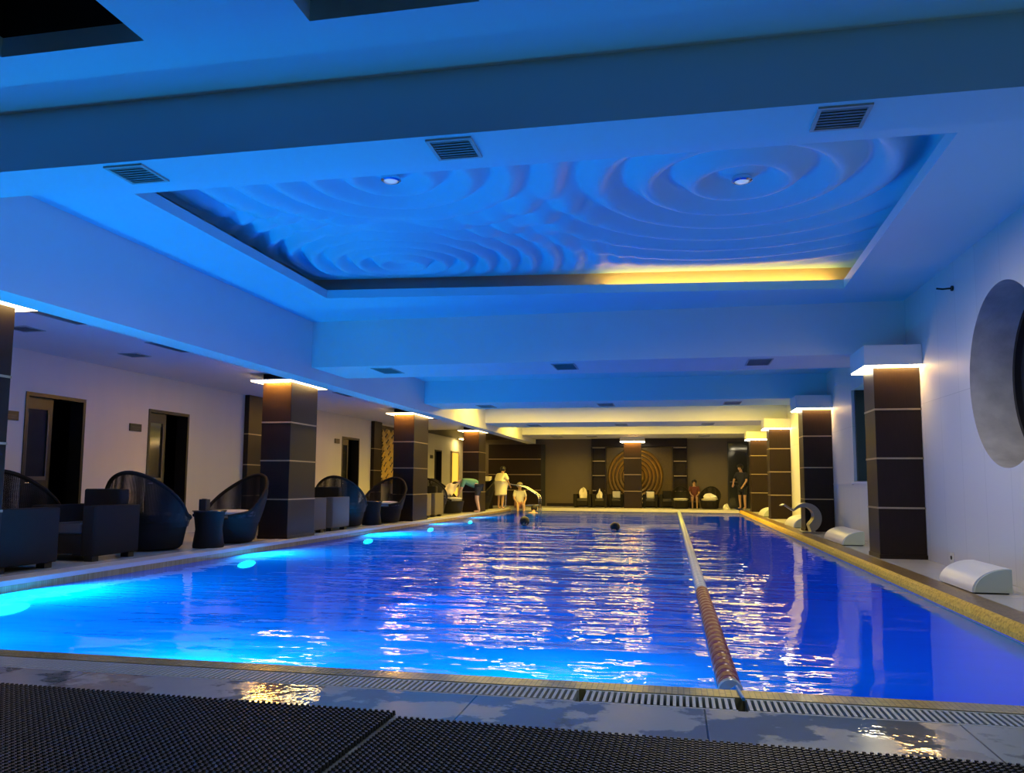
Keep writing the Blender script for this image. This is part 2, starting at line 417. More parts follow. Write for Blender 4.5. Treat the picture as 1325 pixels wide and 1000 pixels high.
# copings
c = MB(); c.box(PL-0.30, PL, PF-0.2, PB+0.25, -0.04, 0.004); struct('trim_1', c, M['coping'])
c = MB(); c.box(PL-0.30, PL+0.002, PF-0.2, PB+0.02, -0.2, -0.04); struct('trim_2', c, M['gold_tile'])
c = MB(); c.box(PL, PR, PB, PB+0.25, -0.2, 0.004); struct('trim_3', c, M['coping'])
c = MB(); c.prism([(PR+0.06, -0.2), (PR+0.27, -0.2), (PR+0.27, 0.005), (PR+0.06, 0.005)], 'Y', 3.4, PB+0.25); struct('trim_4', c, M['granite'])
c = MB(); c.prism([(PR-0.004, -0.2), (PR+0.06, -0.2), (PR+0.06, 0.004), (PR+0.05, 0.003), (PR+0.03, -0.018), (PR+0.01, -0.055), (PR-0.004, -0.115)], 'Y', 3.62, PB+0.25); struct('trim_5', c, M['gold_granite'])
c = MB(); c.prism([(3.60, -0.2), (PF, -0.2), (PF, -0.035), (PF-0.02, -0.015), (PF-0.06, 0.0), (3.60, 0.003)], 'X', PL-0.30, PR); struct('trim_6', c, M['gold_tile'])
# basin
b = MB()
b.quad((PL, PF, -1.4), (PR, PF, -1.4), (PR, PB, -1.4), (PL, PB, -1.4))
for p, q in (((PL, PF), (PR, PF)), ((PR, PF), (PR, PB)), ((PR, PB), (PL, PB)), ((PL, PB), (PL, PF))):
    b.quad((*p, -1.4), (*q, -1.4), (*q, -0.09), (*p, -0.09))
o = struct('pool_basin', b, M['basin']); o['label'] = 'blue tiled basin of the swimming pool'
w = MB(); w.quad((PL, PF, 0), (PR, PF, 0), (PR, PB, 0), (PL, PB, 0))
o = w.build('pool_water', M['water'], loc=(0, 0, WZ)); tag(o, 'rippled blue water filling the swimming pool', 'water', kind='stuff')

# drain channel and gratings along the near pool edge
d = MB(); d.box(PL-0.30, PR+0.24, 3.40, 3.60, -0.2, -0.06); struct('trim_7', d, M['dark'])
def grating(x0, x1, label):
    t = thing('drain_grating', label, 'grating', (x0, 3.40, 0), group='drain gratings along the pool edge')
    fr = MB(); L = x1-x0
    fr.box(0, L, 0.004, 0.016, -0.06, 0.0); fr.box(0, L, 0.184, 0.196, -0.06, 0.0)
    fr.build('grating_rail', M['grate'], t)
    sl = MB(); n = int(L/0.026)
    for i in range(n):
        x = (i+0.5)*L/n
        sl.box(x-0.0065, x+0.0065, 0.016, 0.184, -0.03, 0.002)
    sl.build('slats', M['grate'], t)
grating(PL-0.28, -0.425, 'long slatted grey drain grating from pale coping to first dark gap')
grating(-0.395, 0.235, 'short slatted grey drain grating between the two dark gaps')
grating(0.275, PR+0.22, 'slatted grey drain grating on the granite side of the lane rope')

# rubber mats
def mat(x0, x1, y0, y1, rz, label):
    t = thing('rubber_mat', label, 'mat', (x0, y0, 0), rz, 'black rubber mats on the wet tiles')
    L, Wd = x1-x0, y1-y0; p = 0.024
    base = MB(); base.box(0, L, 0, Wd, 0.001, 0.004); base.build('mat_base', M['rubber_edge'], t)
    lat = MB()
    nx, ny = int(L/p), int(Wd/p)
    for i in range(nx+1):
        x = i*L/nx; lat.box(max(0, x-0.004), min(L, x+0.004), 0, Wd, 0.004, 0.012)
    for j in range(ny+1):
        y = j*Wd/ny; lat.box(0, L, max(0, y-0.0045), min(Wd, y+0.0045), 0.004, 0.0145)
    for i in range(nx+1):       # studs where the ribs cross, standing proud of the edge too
        for j in range(ny+1):
            x = i*L/nx; y = j*Wd/ny
            b = len(lat.v); r = 0.0085
            ring = [(x+r*math.cos(a*PI/3), y+r*math.sin(a*PI/3)) for a in range(6)]
            lat.v += [(*q, 0.003) for q in ring] + [(x+(q[0]-x)*.7, y+(q[1]-y)*.7, 0.020) for q in ring]
            for k in range(6): lat.face([b+k, b+(k+1) % 6, b+6+(k+1) % 6, b+6+k])
            lat.face([b+6+k for k in range(6)])
    lat.build('mat_ribs', M['rubber'], t)
mat(-4.4, -1.10, 1.95, 3.10, -0.018, 'black ribbed rubber mat lying below the pale side deck loungers')
mat(-1.065, 1.75, 1.92, 2.975, -0.03, 'black ribbed rubber mat lying below the end of the lane rope')

# ------------------------------------------------------------------ walls
# side wall with doors
doors = [(9.01, 10.11), (11.54, 12.65), (19.3, 20.45), (27.43, 28.31)]
ys = [-0.5]
skip = set()
for i, (a, b_) in enumerate(doors):
    ys += [a, b_]; skip.add((2*i+1, 0))
ys += [YB+0.25]
w = grid_slab(ys, [0, 2.07, 2.75], WL-0.2, WL, skip, axis='X'); struct('wall_left', w, M['wall'])
for i, (a, b_) in enumerate(doors):
    t = thing('door_%d' % (i+1), None, None, (WL, a, 0), kind='structure')
    W = b_-a
    t['label'] = ['dark doorway with a half-glazed leaf behind the near box armchairs', 'dark doorway with a half-glazed leaf behind the tallest tub chair',
                  'narrow dark doorway between the two wall pilasters', 'dark doorway nearest the yellow lit panel'][i]
    fr = MB(); fr.box(-0.2, 0.012, 0, 0.05, 0, 2.07); fr.box(-0.2, 0.012, W-0.05, W, 0, 2.07); fr.box(-0.2, 0.012, 0.05, W-0.05, 2.02, 2.07)
    fr.build('door_frame', M['door'], t)
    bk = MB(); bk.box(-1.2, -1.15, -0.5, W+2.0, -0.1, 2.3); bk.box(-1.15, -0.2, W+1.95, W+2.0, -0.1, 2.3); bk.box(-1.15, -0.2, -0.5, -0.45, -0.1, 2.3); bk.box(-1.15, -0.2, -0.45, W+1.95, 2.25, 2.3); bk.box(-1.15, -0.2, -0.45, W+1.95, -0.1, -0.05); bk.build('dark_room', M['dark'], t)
    lf = MB(); lw = W*0.52
    lf.box(-0.12, -0.075, 0.05, lw, 0.005, 0.95); lf.box(-0.12, -0.075, 0.05, 0.14, 0.95, 2.02); lf.box(-0.12, -0.075, lw-0.09, lw, 0.95, 2.02)
    lf.box(-0.12, -0.075, 0.14, lw-0.09, 1.86, 2.02)
    leaf = lf.build('door_leaf', M['door'], t)
    gl = MB(); gl.box(-0.105, -0.09, 0.14, lw-0.09, 0.95, 1.86); gl.build('door_glass', M['glass_dark'], leaf)
    tr = MB()
    for (p, q, r, s_) in ((0.12, 0.14, 0.95, 1.8), (lw-0.09, lw-0.07, 0.95, 1.8), (0.12, lw-0.07, 0.90, 0.95)): tr.box(-0.075, -0.065, p, q, r, s_)
    tr.build('glazing_trim', M['door_trim'], leaf)
    hd = MB(); hd.tube([(-0.075, 0.10, 0.86), (-0.03, 0.10, 0.86), (-0.03, 0.22, 0.86)], 0.010); hd.build('door_handle', M['chrome'], leaf, smooth=True)
# back wall
w = MB(); w.box(WL-0.2, WR+0.2, YB, YB+0.2, 0, 3.4); struct('wall_back', w, M['beige'])
# wall beside the granite coping: slab with round window and slot window
def wall_right():
    mb = MB(); cy, cz, r = 8.1, 1.93, 0.87; x0, x1 = WR, WR+0.62
    ya, yb = 6.6, 10.2
    z0, z1 = 0, ZC+0.1
    n = 64
    ang = [2*PI*i/n for i in range(n)]
    for cxx, czz in ((ya, z0), (yb, z0), (yb, z1), (ya, z1)): ang.append(math.atan2(czz-cz, cxx-cy) % (2*PI))
    ang = sorted(ang); inn = []; out = []
    for a in ang:
        ca, sa = math.cos(a), math.sin(a)
        inn.append((cy+r*ca, cz+r*sa))
        t = min([(yb-cy)/ca if ca > 1e-9 else 1e9, (ya-cy)/ca if ca < -1e-9 else 1e9, (z1-cz)/sa if sa > 1e-9 else 1e9, (z0-cz)/sa if sa < -1e-9 else 1e9])
        out.append((cy+t*ca, cz+t*sa))
    mb.loft([[(x0, *p) for p in inn], [(x0, *p) for p in out]], closed=True)
    k = MB()   # reveal of the round window
    k.loft([[(x0, *p) for p in inn], [(x1, *p) for p in inn]], closed=True)
    ring = [(p[0], p[1]) for p in inn]
    mb2 = grid_slab([-0.5, ya], [z0, z1], WR, WR+0.62, set(), axis='X')
    mb3 = grid_slab([yb, 12.9, 14.6, YB+0.25], [z0, 0.95, 2.52, z1], WR, WR+0.62, {(1, 1)}, axis='X')
    for o_ in (mb2, mb3):
        off = len(mb.v); mb.v += o_.v
        for fc, uv in zip(o_.f, o_.uv): mb.face([i+off for i in fc], uv)
    struct('wall_right', mb, M['stone'])
    t = thing('window_1', 'deep round window recess in the pale panelled wall', None, (0, 0, 0), kind='structure')
    k.build('round_reveal', M['reveal'], t, smooth=True)
    g = MB(); g.loft([[(x0+0.46, cy+(r-0.0)*math.cos(a), cz+(r-0.0)*math.sin(a)) for a in ang], [(x0+0.46, cy, cz) for a in ang]], closed=True)
    g.build('round_pane', M['glass_dark'], t)
    rg = MB(); rg.loft([[(x0+0.40+dx, cy+rr*math.cos(a), cz+rr*math.sin(a)) for a in ang] for dx, rr in ((0.06, r), (0, r), (0, r-0.05), (0.06, r-0.05))], closed=True)
    rg.build('round_frame', M['door'], t)
    t = thing('window_2', 'narrow tall window slot between the first two granite side columns', None, (0, 0, 0), kind='structure')
    p = MB(); p.box(WR+0.30, WR+0.32, 12.9, 14.6, 0.95, 2.52); p.build('slot_pane', M['window_glow'], t)
    fr = MB(); fr.box(WR+0.05, WR+0.30, 14.53, 14.6, 0.97, 2.52); fr.box(WR+0.26, WR+0.30, 12.9, 14.55, 2.46, 2.52); fr.box(WR+0.26, WR+0.30, 13.7, 13.75, 0.97, 2.46); fr.build('slot_frame', M['door'], t)
    sl = MB(); sl.box(WR-0.03, WR+0.30, 12.85, 14.65, 0.92, 0.955); sl.build('slot_sill', M['plaster'], t)
    lg = MB(); lg.box(WR-0.02, WR, 14.65, 16.35, 0.90, 0.93); struct('trim_8', lg, M['stone'])
wall_right()

# ------------------------------------------------------------------ ceilings and beams
xs = [WL, -3.22, -2.43, -1.59, -0.80, WR]; ysA = [-0.5, 2.25, 3.17, 3.7]
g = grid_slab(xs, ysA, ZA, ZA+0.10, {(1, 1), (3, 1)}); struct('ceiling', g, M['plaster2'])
for k, (a, b_) in enumerate(((-3.22, -2.43), (-1.59, -0.80))):
    t = thing('ceiling_recess', ['dark open ceiling hatch above the box armchairs', 'dark open ceiling hatch above the long drain grating'][k], None, (0, 0, 0), kind='structure')
    q = MB(); z0, z1 = ZA+0.10, ZA+0.45
    q.box(a-0.02, a, 2.23, 3.19, z0, z1); q.box(b_, b_+0.02, 2.23, 3.19, z0, z1); q.box(a, b_, 2.23, 2.25, z0, z1); q.box(a, b_, 3.17, 3.19, z0, z1); q.box(a-.02, b_+.02, 2.23, 3.19, z1, z1+0.02)
    q.build('dark_void', M['dark'], t)
beam_y = [(3.7, 4.05), (11.2, 12.5), (16.8, 18.2), (22.6, 24.5), (28.3, YB)]
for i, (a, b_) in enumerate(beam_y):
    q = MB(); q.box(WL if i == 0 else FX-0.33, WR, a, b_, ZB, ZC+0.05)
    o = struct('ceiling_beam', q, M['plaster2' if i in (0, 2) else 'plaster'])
# lowered soffit over the armchairs, fascia facing the pool
q = MB(); q.box(WL, FX-0.33, 4.05, 25.2, ZS, ZS+0.1); struct('ceiling', q, M['plaster'])
q = MB(); q.box(WL, FX-0.33, 25.2, YB, ZS-0.004, ZS+0.1); struct('ceiling', q, M['wenge'])
q = MB(); q.box(FX-0.33, FX, 4.05, YB, 2.45, ZC+0.05); struct('fascia', q, M['plaster'])
# ceilings of the far bays
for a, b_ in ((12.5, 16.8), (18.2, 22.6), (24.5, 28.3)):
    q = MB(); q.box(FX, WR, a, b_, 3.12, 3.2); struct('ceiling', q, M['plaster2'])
# first bay: ceiling with an opening and the rippled panel above it
outer = [(FX, 4.05), (WR, 4.05), (WR, 11.2), (FX, 11.2)]
hole = [(-4.48, 5.82), (1.95, 5.82), (2.09, 10.36), (-4.51, 9.74)]
q = MB(); z0, z1 = ZC, ZC+0.11
for z in (z0, z1): q.loft([[(*p, z) for p in outer], [(*p, z) for p in hole]], closed=True)
q.loft([[(*p, z0) for p in hole], [(*p, z1) for p in hole]], closed=True)
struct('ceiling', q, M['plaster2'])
cav = [(-4.85, 5.4), (2.35, 5.4), (2.48, 10.75), (-4.88, 10.12)]
q = MB(); q.loft([[(*p, ZC+0.11) for p in cav], [(*p, ZC+0.55) for p in cav]], closed=True); q.face([len(q.v)-4+i for i in range(4)])
struct('ceiling_cavity', q, M['plaster'])
def ripple_panel():
    nx, ny = 300, 230
    x0, x1 = -4.80, 2.30
    cs = [(-3.29, 9.26, 0.27, 2.05), (0.62, 7.14, 0.42, 2.4), (-2.45, 6.55, 0.36, 2.0)]
    mb = MB()
    for j in range(ny+1):
        for i in range(nx+1):
            x = x0+(x1-x0)*i/nx
            yend = 9.90+(x-x0)/(x1-x0)*0.62
            y = 5.5+(yend-5.5)*j/ny
            num = den = 0.0
            for cx, cy, lam, R in cs:
                d = math.hypot(x-cx, y-cy)
                wgt = 1.0/(0.08+(d/R)**4)
                ph = 2*PI*d/lam
                a = 0.062*min(1, d/0.25)*(1.15 if lam > 0.4 else 1.0)
                prof = abs(math.cos(ph/2))**1.5*2-1     # sharp crests like waves
                num += wgt*a*prof*math.exp(-max(0, d-R)*1.2); den += wgt
            edge = min(1.0, (yend-y)/0.55, (x-x0)/0.45+0.25)
            mb.v.append((x, y, ZC+0.30-num/den*edge))
    for j in range(ny):
        for i in range(nx):
            a = j*(nx+1)+i
            mb.face([a, a+1, a+nx+2, a+nx+1])
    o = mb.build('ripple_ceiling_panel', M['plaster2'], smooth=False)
    o.data.polygons.foreach_set('use_smooth', [True]*len(o.data.polygons))
    tag(o, 'sculpted ceiling panel of concentric water ripples in the lit recess', 'ceiling panel', kind='structure')
ripple_panel()
for k, (x, y, lab) in enumerate(((0.62, 7.14, 'glass ceiling downlight at the centre of the widest ripple rings'), (-2.45, 6.55, 'glass ceiling downlight at the ripple centre nearer the box armchairs'))):
    t = thing('ceiling_downlight', lab, 'light', (x, y, ZC+0.26), group='glass downlights in the rippled panel')
    r = MB(); r.lathe([(0.085, 0.03), (0.09, -0.01), (0.07, -0.02), (0.064, 0.0)], n=24); r.build('trim_ring', M['chrome'], t, smooth=True)
    spot('downlight_beam', (0, 0, -0.06), LIGHT['down']*(1.0, 0.12)[k], (1.0, 0.84, 0.62), 168, t)
    g = MB(); g.lathe([(0.064, 0.0), (0.052, -0.015), (0.03, -0.024), (0.004, -0.026)], n=20); g.build('glass_lens', M['bulb_glass'], t, smooth=True)
for k, (x, y, lab) in enumerate(((-2.6, 1.5, 'added unseen ceiling downlight over the box armchair end of the rubber mats'), (-0.6, 1.5, 'added unseen ceiling downlight over the joint of the rubber mats'), (1.4, 1.5, 'added unseen ceiling downlight over the granite end of the rubber mats'))):  # out-of-view downlights, added for neutral light on the wet front tiles
    t = thing('ceiling_downlight', lab, 'light', (x, y, ZA), group='added unseen downlights in the low ceiling')
    r = MB(); r.lathe([(0.085, -0.001), (0.09, -0.008), (0.07, -0.012), (0.066, -0.003)], n=24); r.build('trim_ring', M['chrome'], t, smooth=True)
    spot('downlight_beam', (0, 0, -0.03), LIGHT['near']*(0.3, 0.9, 2.4)[k], (0.78, 0.95, 0.92), 140, t)
# warm cove lamp lying on the far lip of the recess
t = thing('cove_lamp', 'warm yellow strip lamp hidden on the far lip of the ripple recess', 'lamp', (0, 0, 0))
L = MB(); L.tube([(-0.9, 10.30, ZC+0.14), (2.05, 10.58, ZC+0.14)], 0.022); L.build('lamp_tube', M['cove'], t)
for s_ in (0.0, 1.0):
    L = MB(); x, y = -0.9+2.95*s_, 10.30+0.28*s_; L.box(x-0.03, x+0.03, y-0.03, y+0.03, ZC+0.11, ZC+0.165); L.build('lamp_holder', M['vent'], t)
# luminous ceiling panels in the far bays, above the beams' lower edges; the pool mirrors them
for bi, y in enumerate((20.6, 26.3)):
    for k, x in enumerate((-4.3, -1.7, 1.4)):
        t = thing('ceiling_light_panel', 'warm ceiling light panel before the %s ceiling beam %s' % (('fourth', 'last')[bi], ('on the armchair side', 'over mid pool', 'on the lane rope side')[k]), 'light', (x, y, 3.12), group='light panels before the %s beam' % ('fourth', 'last')[bi])
        L = MB(); L.box(-1.0, 1.0, -0.84, -0.80, -0.05, 0); L.box(-1.0, 1.0, 0.80, 0.84, -0.05, 0); L.box(-1.0, -0.96, -0.80, 0.80, -0.05, 0); L.box(0.96, 1.0, -0.80, 0.80, -0.05, 0); L.build('panel_frame', M['vent'], t)
        L = MB(); L.box(-0.96, 0.96, -0.80, 0.80, -0.035, -0.02); L.build('panel_diffuser', M['bay'], t)

# ------------------------------------------------------------------ columns
def column(x0, x1, y0, y1, ztop, label, style):
    t = thing('column', label, 'column', ((x0+x1)/2, (y0+y1)/2, 0), kind='structure')
    hx, hy = (x1-x0)/2, (y1-y0)/2
    s = MB(); s.box(-hx, hx, -hy, hy, 0, ztop); s.build('shaft', M['wenge'], t, bevel=0.006)
    for z in (0.62, 1.23, 1.84):
        b = MB(); b.box(-hx-0.004, hx+0.004, -hy-0.004, hy+0.004, z-0.011, z+0.011); b.build('inlay_band', M['band'], t)
    k = MB(); k.box(-hx-0.008, hx+0.008, -hy-0.008, hy+0.008, 0, 0.05); k.build('plinth', M['wenge'], t)
    zs = 2.485 if style == 'left' else ztop-0.014
    gs = MB(); gs.box(-hx+0.02, hx-0.02, -hy-0.11, -hy-0.05, zs-0.012, zs); gs.build('accent_strip', M['accent' if style == 'right' else 'accent_bright'], t)
    if style == 'left':
        e = 0.15
        r = MB(); r.box(-hx-e, hx+e, -hy-e, hy+e, 2.505, 2.52); r.build('light_housing', M['plaster'], t)
        r = MB(); r.box(-hx-e+.01, hx+e-.01, -hy-e+.01, hy+e-.01, 2.485, 2.505); r.build('light_diffuser', M['strip'], t)
    else:
        e = 0.13; rr = min(e, WR-x1) if style == 'right' else e
        c = MB(); c.box(-hx-e, hx+rr-0.004, -hy-e, hy+e, ztop, ztop+0.25); c.build('capital', M['plaster'], t)
        r = MB(); r.box(-hx-e+.01, hx+rr-.01, -hy-e+.01, hy+e-.01, ztop-0.014, ztop); r.build('light_diffuser', M['strip_r'], t)
column(-6.47, -5.97, 5.30, 6.22, 2.62, 'dark panelled column beside the nearest box armchair', 'left')
column(-6.47, -5.97, 11.70, 12.65, 2.62, 'dark panelled column between pale seated tub chair and taupe armchairs', 'left')
column(-6.44, -5.94, 17.75, 18.85, 2.62, 'dark panelled column beside the gold wall relief', 'left')
column(-6.40, -5.90, 23.9, 24.8, 2.62, 'dark panelled column behind the person in green', 'left')
column(2.46, 2.995, 10.65, 11.2, 2.38, 'dark panelled column beside the round window recess', 'right')
column(2.46, 2.995, 16.4, 16.95, 2.38, 'dark panelled column behind the curved steel waterfall', 'right')
column(2.46, 2.995, 22.1, 22.65, 2.38, 'dark panelled column third along the granite coping', 'right')
column(2.46, 2.995, 27.5, 28.05, 2.38, 'dark panelled column at the far end of the granite coping', 'right')
column(-1.86, -1.22, 30.0, 30.5, 2.46, 'dark panelled column in front of the gold ring relief', 'far')
# pilasters on the side wall
for k, (a, b_) in enumerate(((14.5, 15.1), (21.3, 21.9))):
    t = thing('pilaster', ['dark wall pilaster behind the first far column of tub chairs', 'dark wall pilaster just before the gold wall relief'][k], 'pilaster', (WL, a, 0), kind='structure')
    s = MB(); s.box(0.001, 0.10, 0, b_-a, 0, ZS); s.build('shaft', M['wenge'], t)
    for z in (0.62, 1.23, 1.84):
        q = MB(); q.box(0.001, 0.104, -0.003, b_-a+0.003, z-0.011, z+0.011); q.build('inlay_band', M['band'], t)

# ------------------------------------------------------------------ vents
def vent(x, y, w, d, z, label, group, rz=0):
    t = thing('air_vent', label, 'vent', (x, y, z), rz, group)
    f = MB(); e = 0.018
    f.box(-w/2, w/2, -d/2, -d/2+e, -0.010, 0); f.box(-w/2, w/2, d/2-e, d/2, -0.010, 0); f.box(-w/2, -w/2+e, -d/2+e, d/2-e, -0.010, 0); f.box(w/2-e, w/2, -d/2+e, d/2-e, -0.010, 0)
    f.build('vent_frame', M['vent'], t)
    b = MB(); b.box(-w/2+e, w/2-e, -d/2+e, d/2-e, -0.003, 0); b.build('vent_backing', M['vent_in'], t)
    l = MB(); n = max(4, int((d-2*e)/0.03))
    for i in range(n):
        yy = -d/2+e+(i+.5)*(d-2*e)/n
        l.prism([(yy-0.009, -0.009), (yy+0.004, -0.003), (yy+0.006, -0.004), (yy-0.007, -0.010)], 'X', -w/2+e, w/2-e)
    l.build('louvres', M['vent'], t)
side = ['on the armchair side', 'over mid pool', 'on the lane rope side']
for bi, (y, w, d, xl) in enumerate(((3.86, 0.24, 0.25, (-2.96, -1.10, 0.79)), (11.7, 0.34, 0.60, (-4.36, -1.58, 1.19)), (17.6, 0.36, 0.6, (-4.18, -1.47, 1.22)), (23.7, 0.36, 0.7, (-4.14, -1.53, 0.95)), (29.6, 0.40, 0.7, (-4.3, -3.0, 1.05)))):
    for k, x in enumerate(xl):
        vent(x, y, w, d, ZB, 'grey air vent under the %s ceiling beam %s' % (('nearest', 'second', 'third', 'fourth', 'last')[bi], side[k]), 'vents under the %s beam' % ('nearest', 'second', 'third', 'fourth', 'last')[bi])
for k, y in enumerate((7.2, 9.1, 14.7, 20.6)):
    vent(-6.35, y, 0.22, 0.75, ZS, ['slim air vent in the soffit above the box armchairs', 'slim air vent in the soffit above the tallest tub chair', 'slim air vent in the soffit past the second panelled column', 'slim air vent in the soffit past the gold relief column'][k], 'soffit air vents')
    if k < 2:
        vent(-7.25, y+0.5, 0.30, 0.30, ZS, ['square ceiling grille between soffit vent and first doorway', 'square ceiling grille between soffit vent and second doorway'][k], 'soffit grilles')

# ------------------------------------------------------------------ plaques beside the doors
for k, (y0, y1, z, lab) in enumerate(((8.64, 8.90, 1.73, 'small dark door plaque beside the nearest doorway'), (11.08, 11.36, 1.74, 'small dark door plaque beside the second doorway'), (18.83, 19.12, 1.93, 'small dark door plaque beside the doorway between pilasters'), (26.9, 27.2, 1.8, 'small dark door plaque beside the farthest doorway'))):
    t = thing('door_plaque', lab, 'plaque', (WL, y0, z), group='door plaques')
    p = MB(); p.box(0.001, 0.02, 0, y1-y0, -0.06, 0.06); p.build('plate', M['plaque'], t, bevel=0.004)
    p = MB(); p.box(0.02, 0.022, 0.04, y1-y0-0.04, 0.0, 0.012); p.box(0.02, 0.022, 0.07, y1-y0-0.07, -0.03, -0.02); p.build('plate_line', M['plaque_mark'], t)

# ------------------------------------------------------------------ back wall fittings
t = thing('wall_panel', 'wide dark panelled screen behind the pool ladder', 'panel', (-7.3, YB, 0), kind='structure')
s = MB(); s.box(0, 2.25, -0.10, -0.001, 0, 2.42); s.build('screen', M['wenge'], t)
for z in (0.62, 1.23, 1.84):
    q = MB(); q.box(0, 2.13, -0.106, -0.10, z-0.012, z+0.012); q.build('inlay_band', M['band'], t)
q = MB(); q.box(2.13, 2.30, -0.14, -0.10, 0, 2.42); q.build('edge_post', M['dark'], t)
for k, (x0, x1) in enumerate(((-3.17, -2.62), (-0.07, 0.47))):
    t = thing('dark_niche', ['tall dark shelf niche beside the crumpled towels', 'tall dark shelf niche behind the pale cushioned tub chair'][k], 'niche', (x0, YB, 0), kind='structure')
    s = MB(); W = x1-x0; s.box(0, 0.03, -0.2, -0.001, 0, 2.3); s.box(W-0.03, W, -0.2, -0.001, 0, 2.3); s.box(0.03, W-0.03, -0.02, -0.001, 0, 2.3); s.build('niche_box', M['wenge'], t)
    for z in (0.62, 1.2, 1.76, 2.28):
        q = MB(); q.box(0.03, W-0.03, -0.2, -0.02, z-0.014, z+0.014); q.build('shelf', M['band'], t)
hb = MB(); hb.box(-3.17, 0.47, YB-0.22, YB-0.001, 2.32, ZB); struct('header_panel', hb, M['wenge'])
# round gold relief panel
t = thing('gold_relief_art', 'square gold wall relief of concentric rings behind the far column', 'relief', (-1.345, YB, 1.25), group=None)
p = MB(); p.box(-1.265, 1.265, -0.06, -0.001, -1.22, 1.06); p.build('gold_ground', M['gold_flat'], t)
for i in range(7):
    r = 0.14+0.145*i
    q = MB(); n = 56; pts = []
    ring = []
    for k in range(n):
        a = 2*PI*k/n; x, z = -0.15+r*math.cos(a), -0.08+r*math.sin(a)*(1.03)
        dr = Vector((math.cos(a), 0, math.sin(a)))
        ring.append([(x+dr.x*u, -0.06-h, z+dr.z*u) for u, h in ((-0.055, 0), (-0.03, 0.05), (0.02, 0.075), (0.05, 0.02), (0.06, 0))])
    q.loft(ring+[ring[0]], closed=False); q.build('raised_ring', M['gold'], t, smooth=True)
# gold relief on the side wall
t = thing('gold_relief_art', 'tall gold wave relief on the side wall beside the dark pilaster', 'relief', (WL, 21.93, 0))
p = MB(); p.box(0.001, 0.05, 0, 1.15, 0.85, 2.55); p.build('gold_ground', M['gold_flat'], t)
for i in range(9):
    q = MB(); ring = []
    for k in range(25):
        u = k/24; z = 0.98+i*0.17+0.075*math.sin(u*PI*4+i*1.1); y = 0.04+1.07*u
        ring.append([(0.05+h, y, z+dz) for dz, h in ((-0.06, 0), (-0.02, 0.05), (0.03, 0.07), (0.06, 0))])
    q.loft(ring, closed=False); q.build('raised_wave', M['wave_gold'], t, smooth=True)
# lit doorway in the far corner and its lamp
t = thing('door_5', 'bright yellow backlit door panel in the far corner', None, (WL, 29.5, 0), kind='structure')
q = MB(); q.box(0.001, 0.06, 0, 0.06, 0, 2.1); q.box(0.001, 0.06, 1.0, 1.06, 0, 2.1); q.box(0.001, 0.06, 0.06, 1.0, 2.04, 2.1); q.build('door_frame', M['band'], t)
q = MB(); q.box(0.001, 0.03, 0.06, 1.0, 0.02, 2.04); q.build('lit_pane', M['lit_panel'], t)
t = thing('ceiling_lamp', 'warm square ceiling lamp above the yellow lit door', 'lamp', (-8.0, 30.2, ZS))
q = MB(); q.box(-0.2, 0.2, -0.3, 0.3, -0.03, 0); q.build('lamp_frame', M['vent'], t)
q = MB(); q.box(-0.18, 0.18, -0.28, 0.28, -0.045, -0.03); q.build('lamp_diffuser', emission('corner_lamp_diffuser', (1.0, 0.70, 0.22), LIGHT['corner']), t)
# glass door with push bar at the granite end
t = thing('door_6', 'dark glass door with push bar at the far end of the granite coping', None, (1.95, YB, 0), kind='structure')
q = MB(); q.box(0, 0.05, -0.06, -0.001, 0, 2.5); q.box(0.72, 0.77, -0.06, -0.001, 0, 2.5); q.box(0.05, 0.72, -0.06, -0.001, 2.44, 2.5); q.build('door_frame', M['door'], t)
q = MB(); q.box(0.05, 0.72, -0.04, -0.001, 0.01, 2.44); q.build('door_glass', M['glass_dark'], t)
q = MB(); q.tube([(0.08, -0.05, 0.98), (0.08, -0.09, 0.98), (0.66, -0.09, 0.98), (0.66, -0.05, 0.98)], 0.014); q.build('push_bar', M['chrome'], t, smooth=True)
# base of beige panels
bb = MB(); bb.box(-4.95, -3.2, YB-0.02, YB-0.001, 0, 0.12); struct('baseboard_back', bb, M['wenge'])

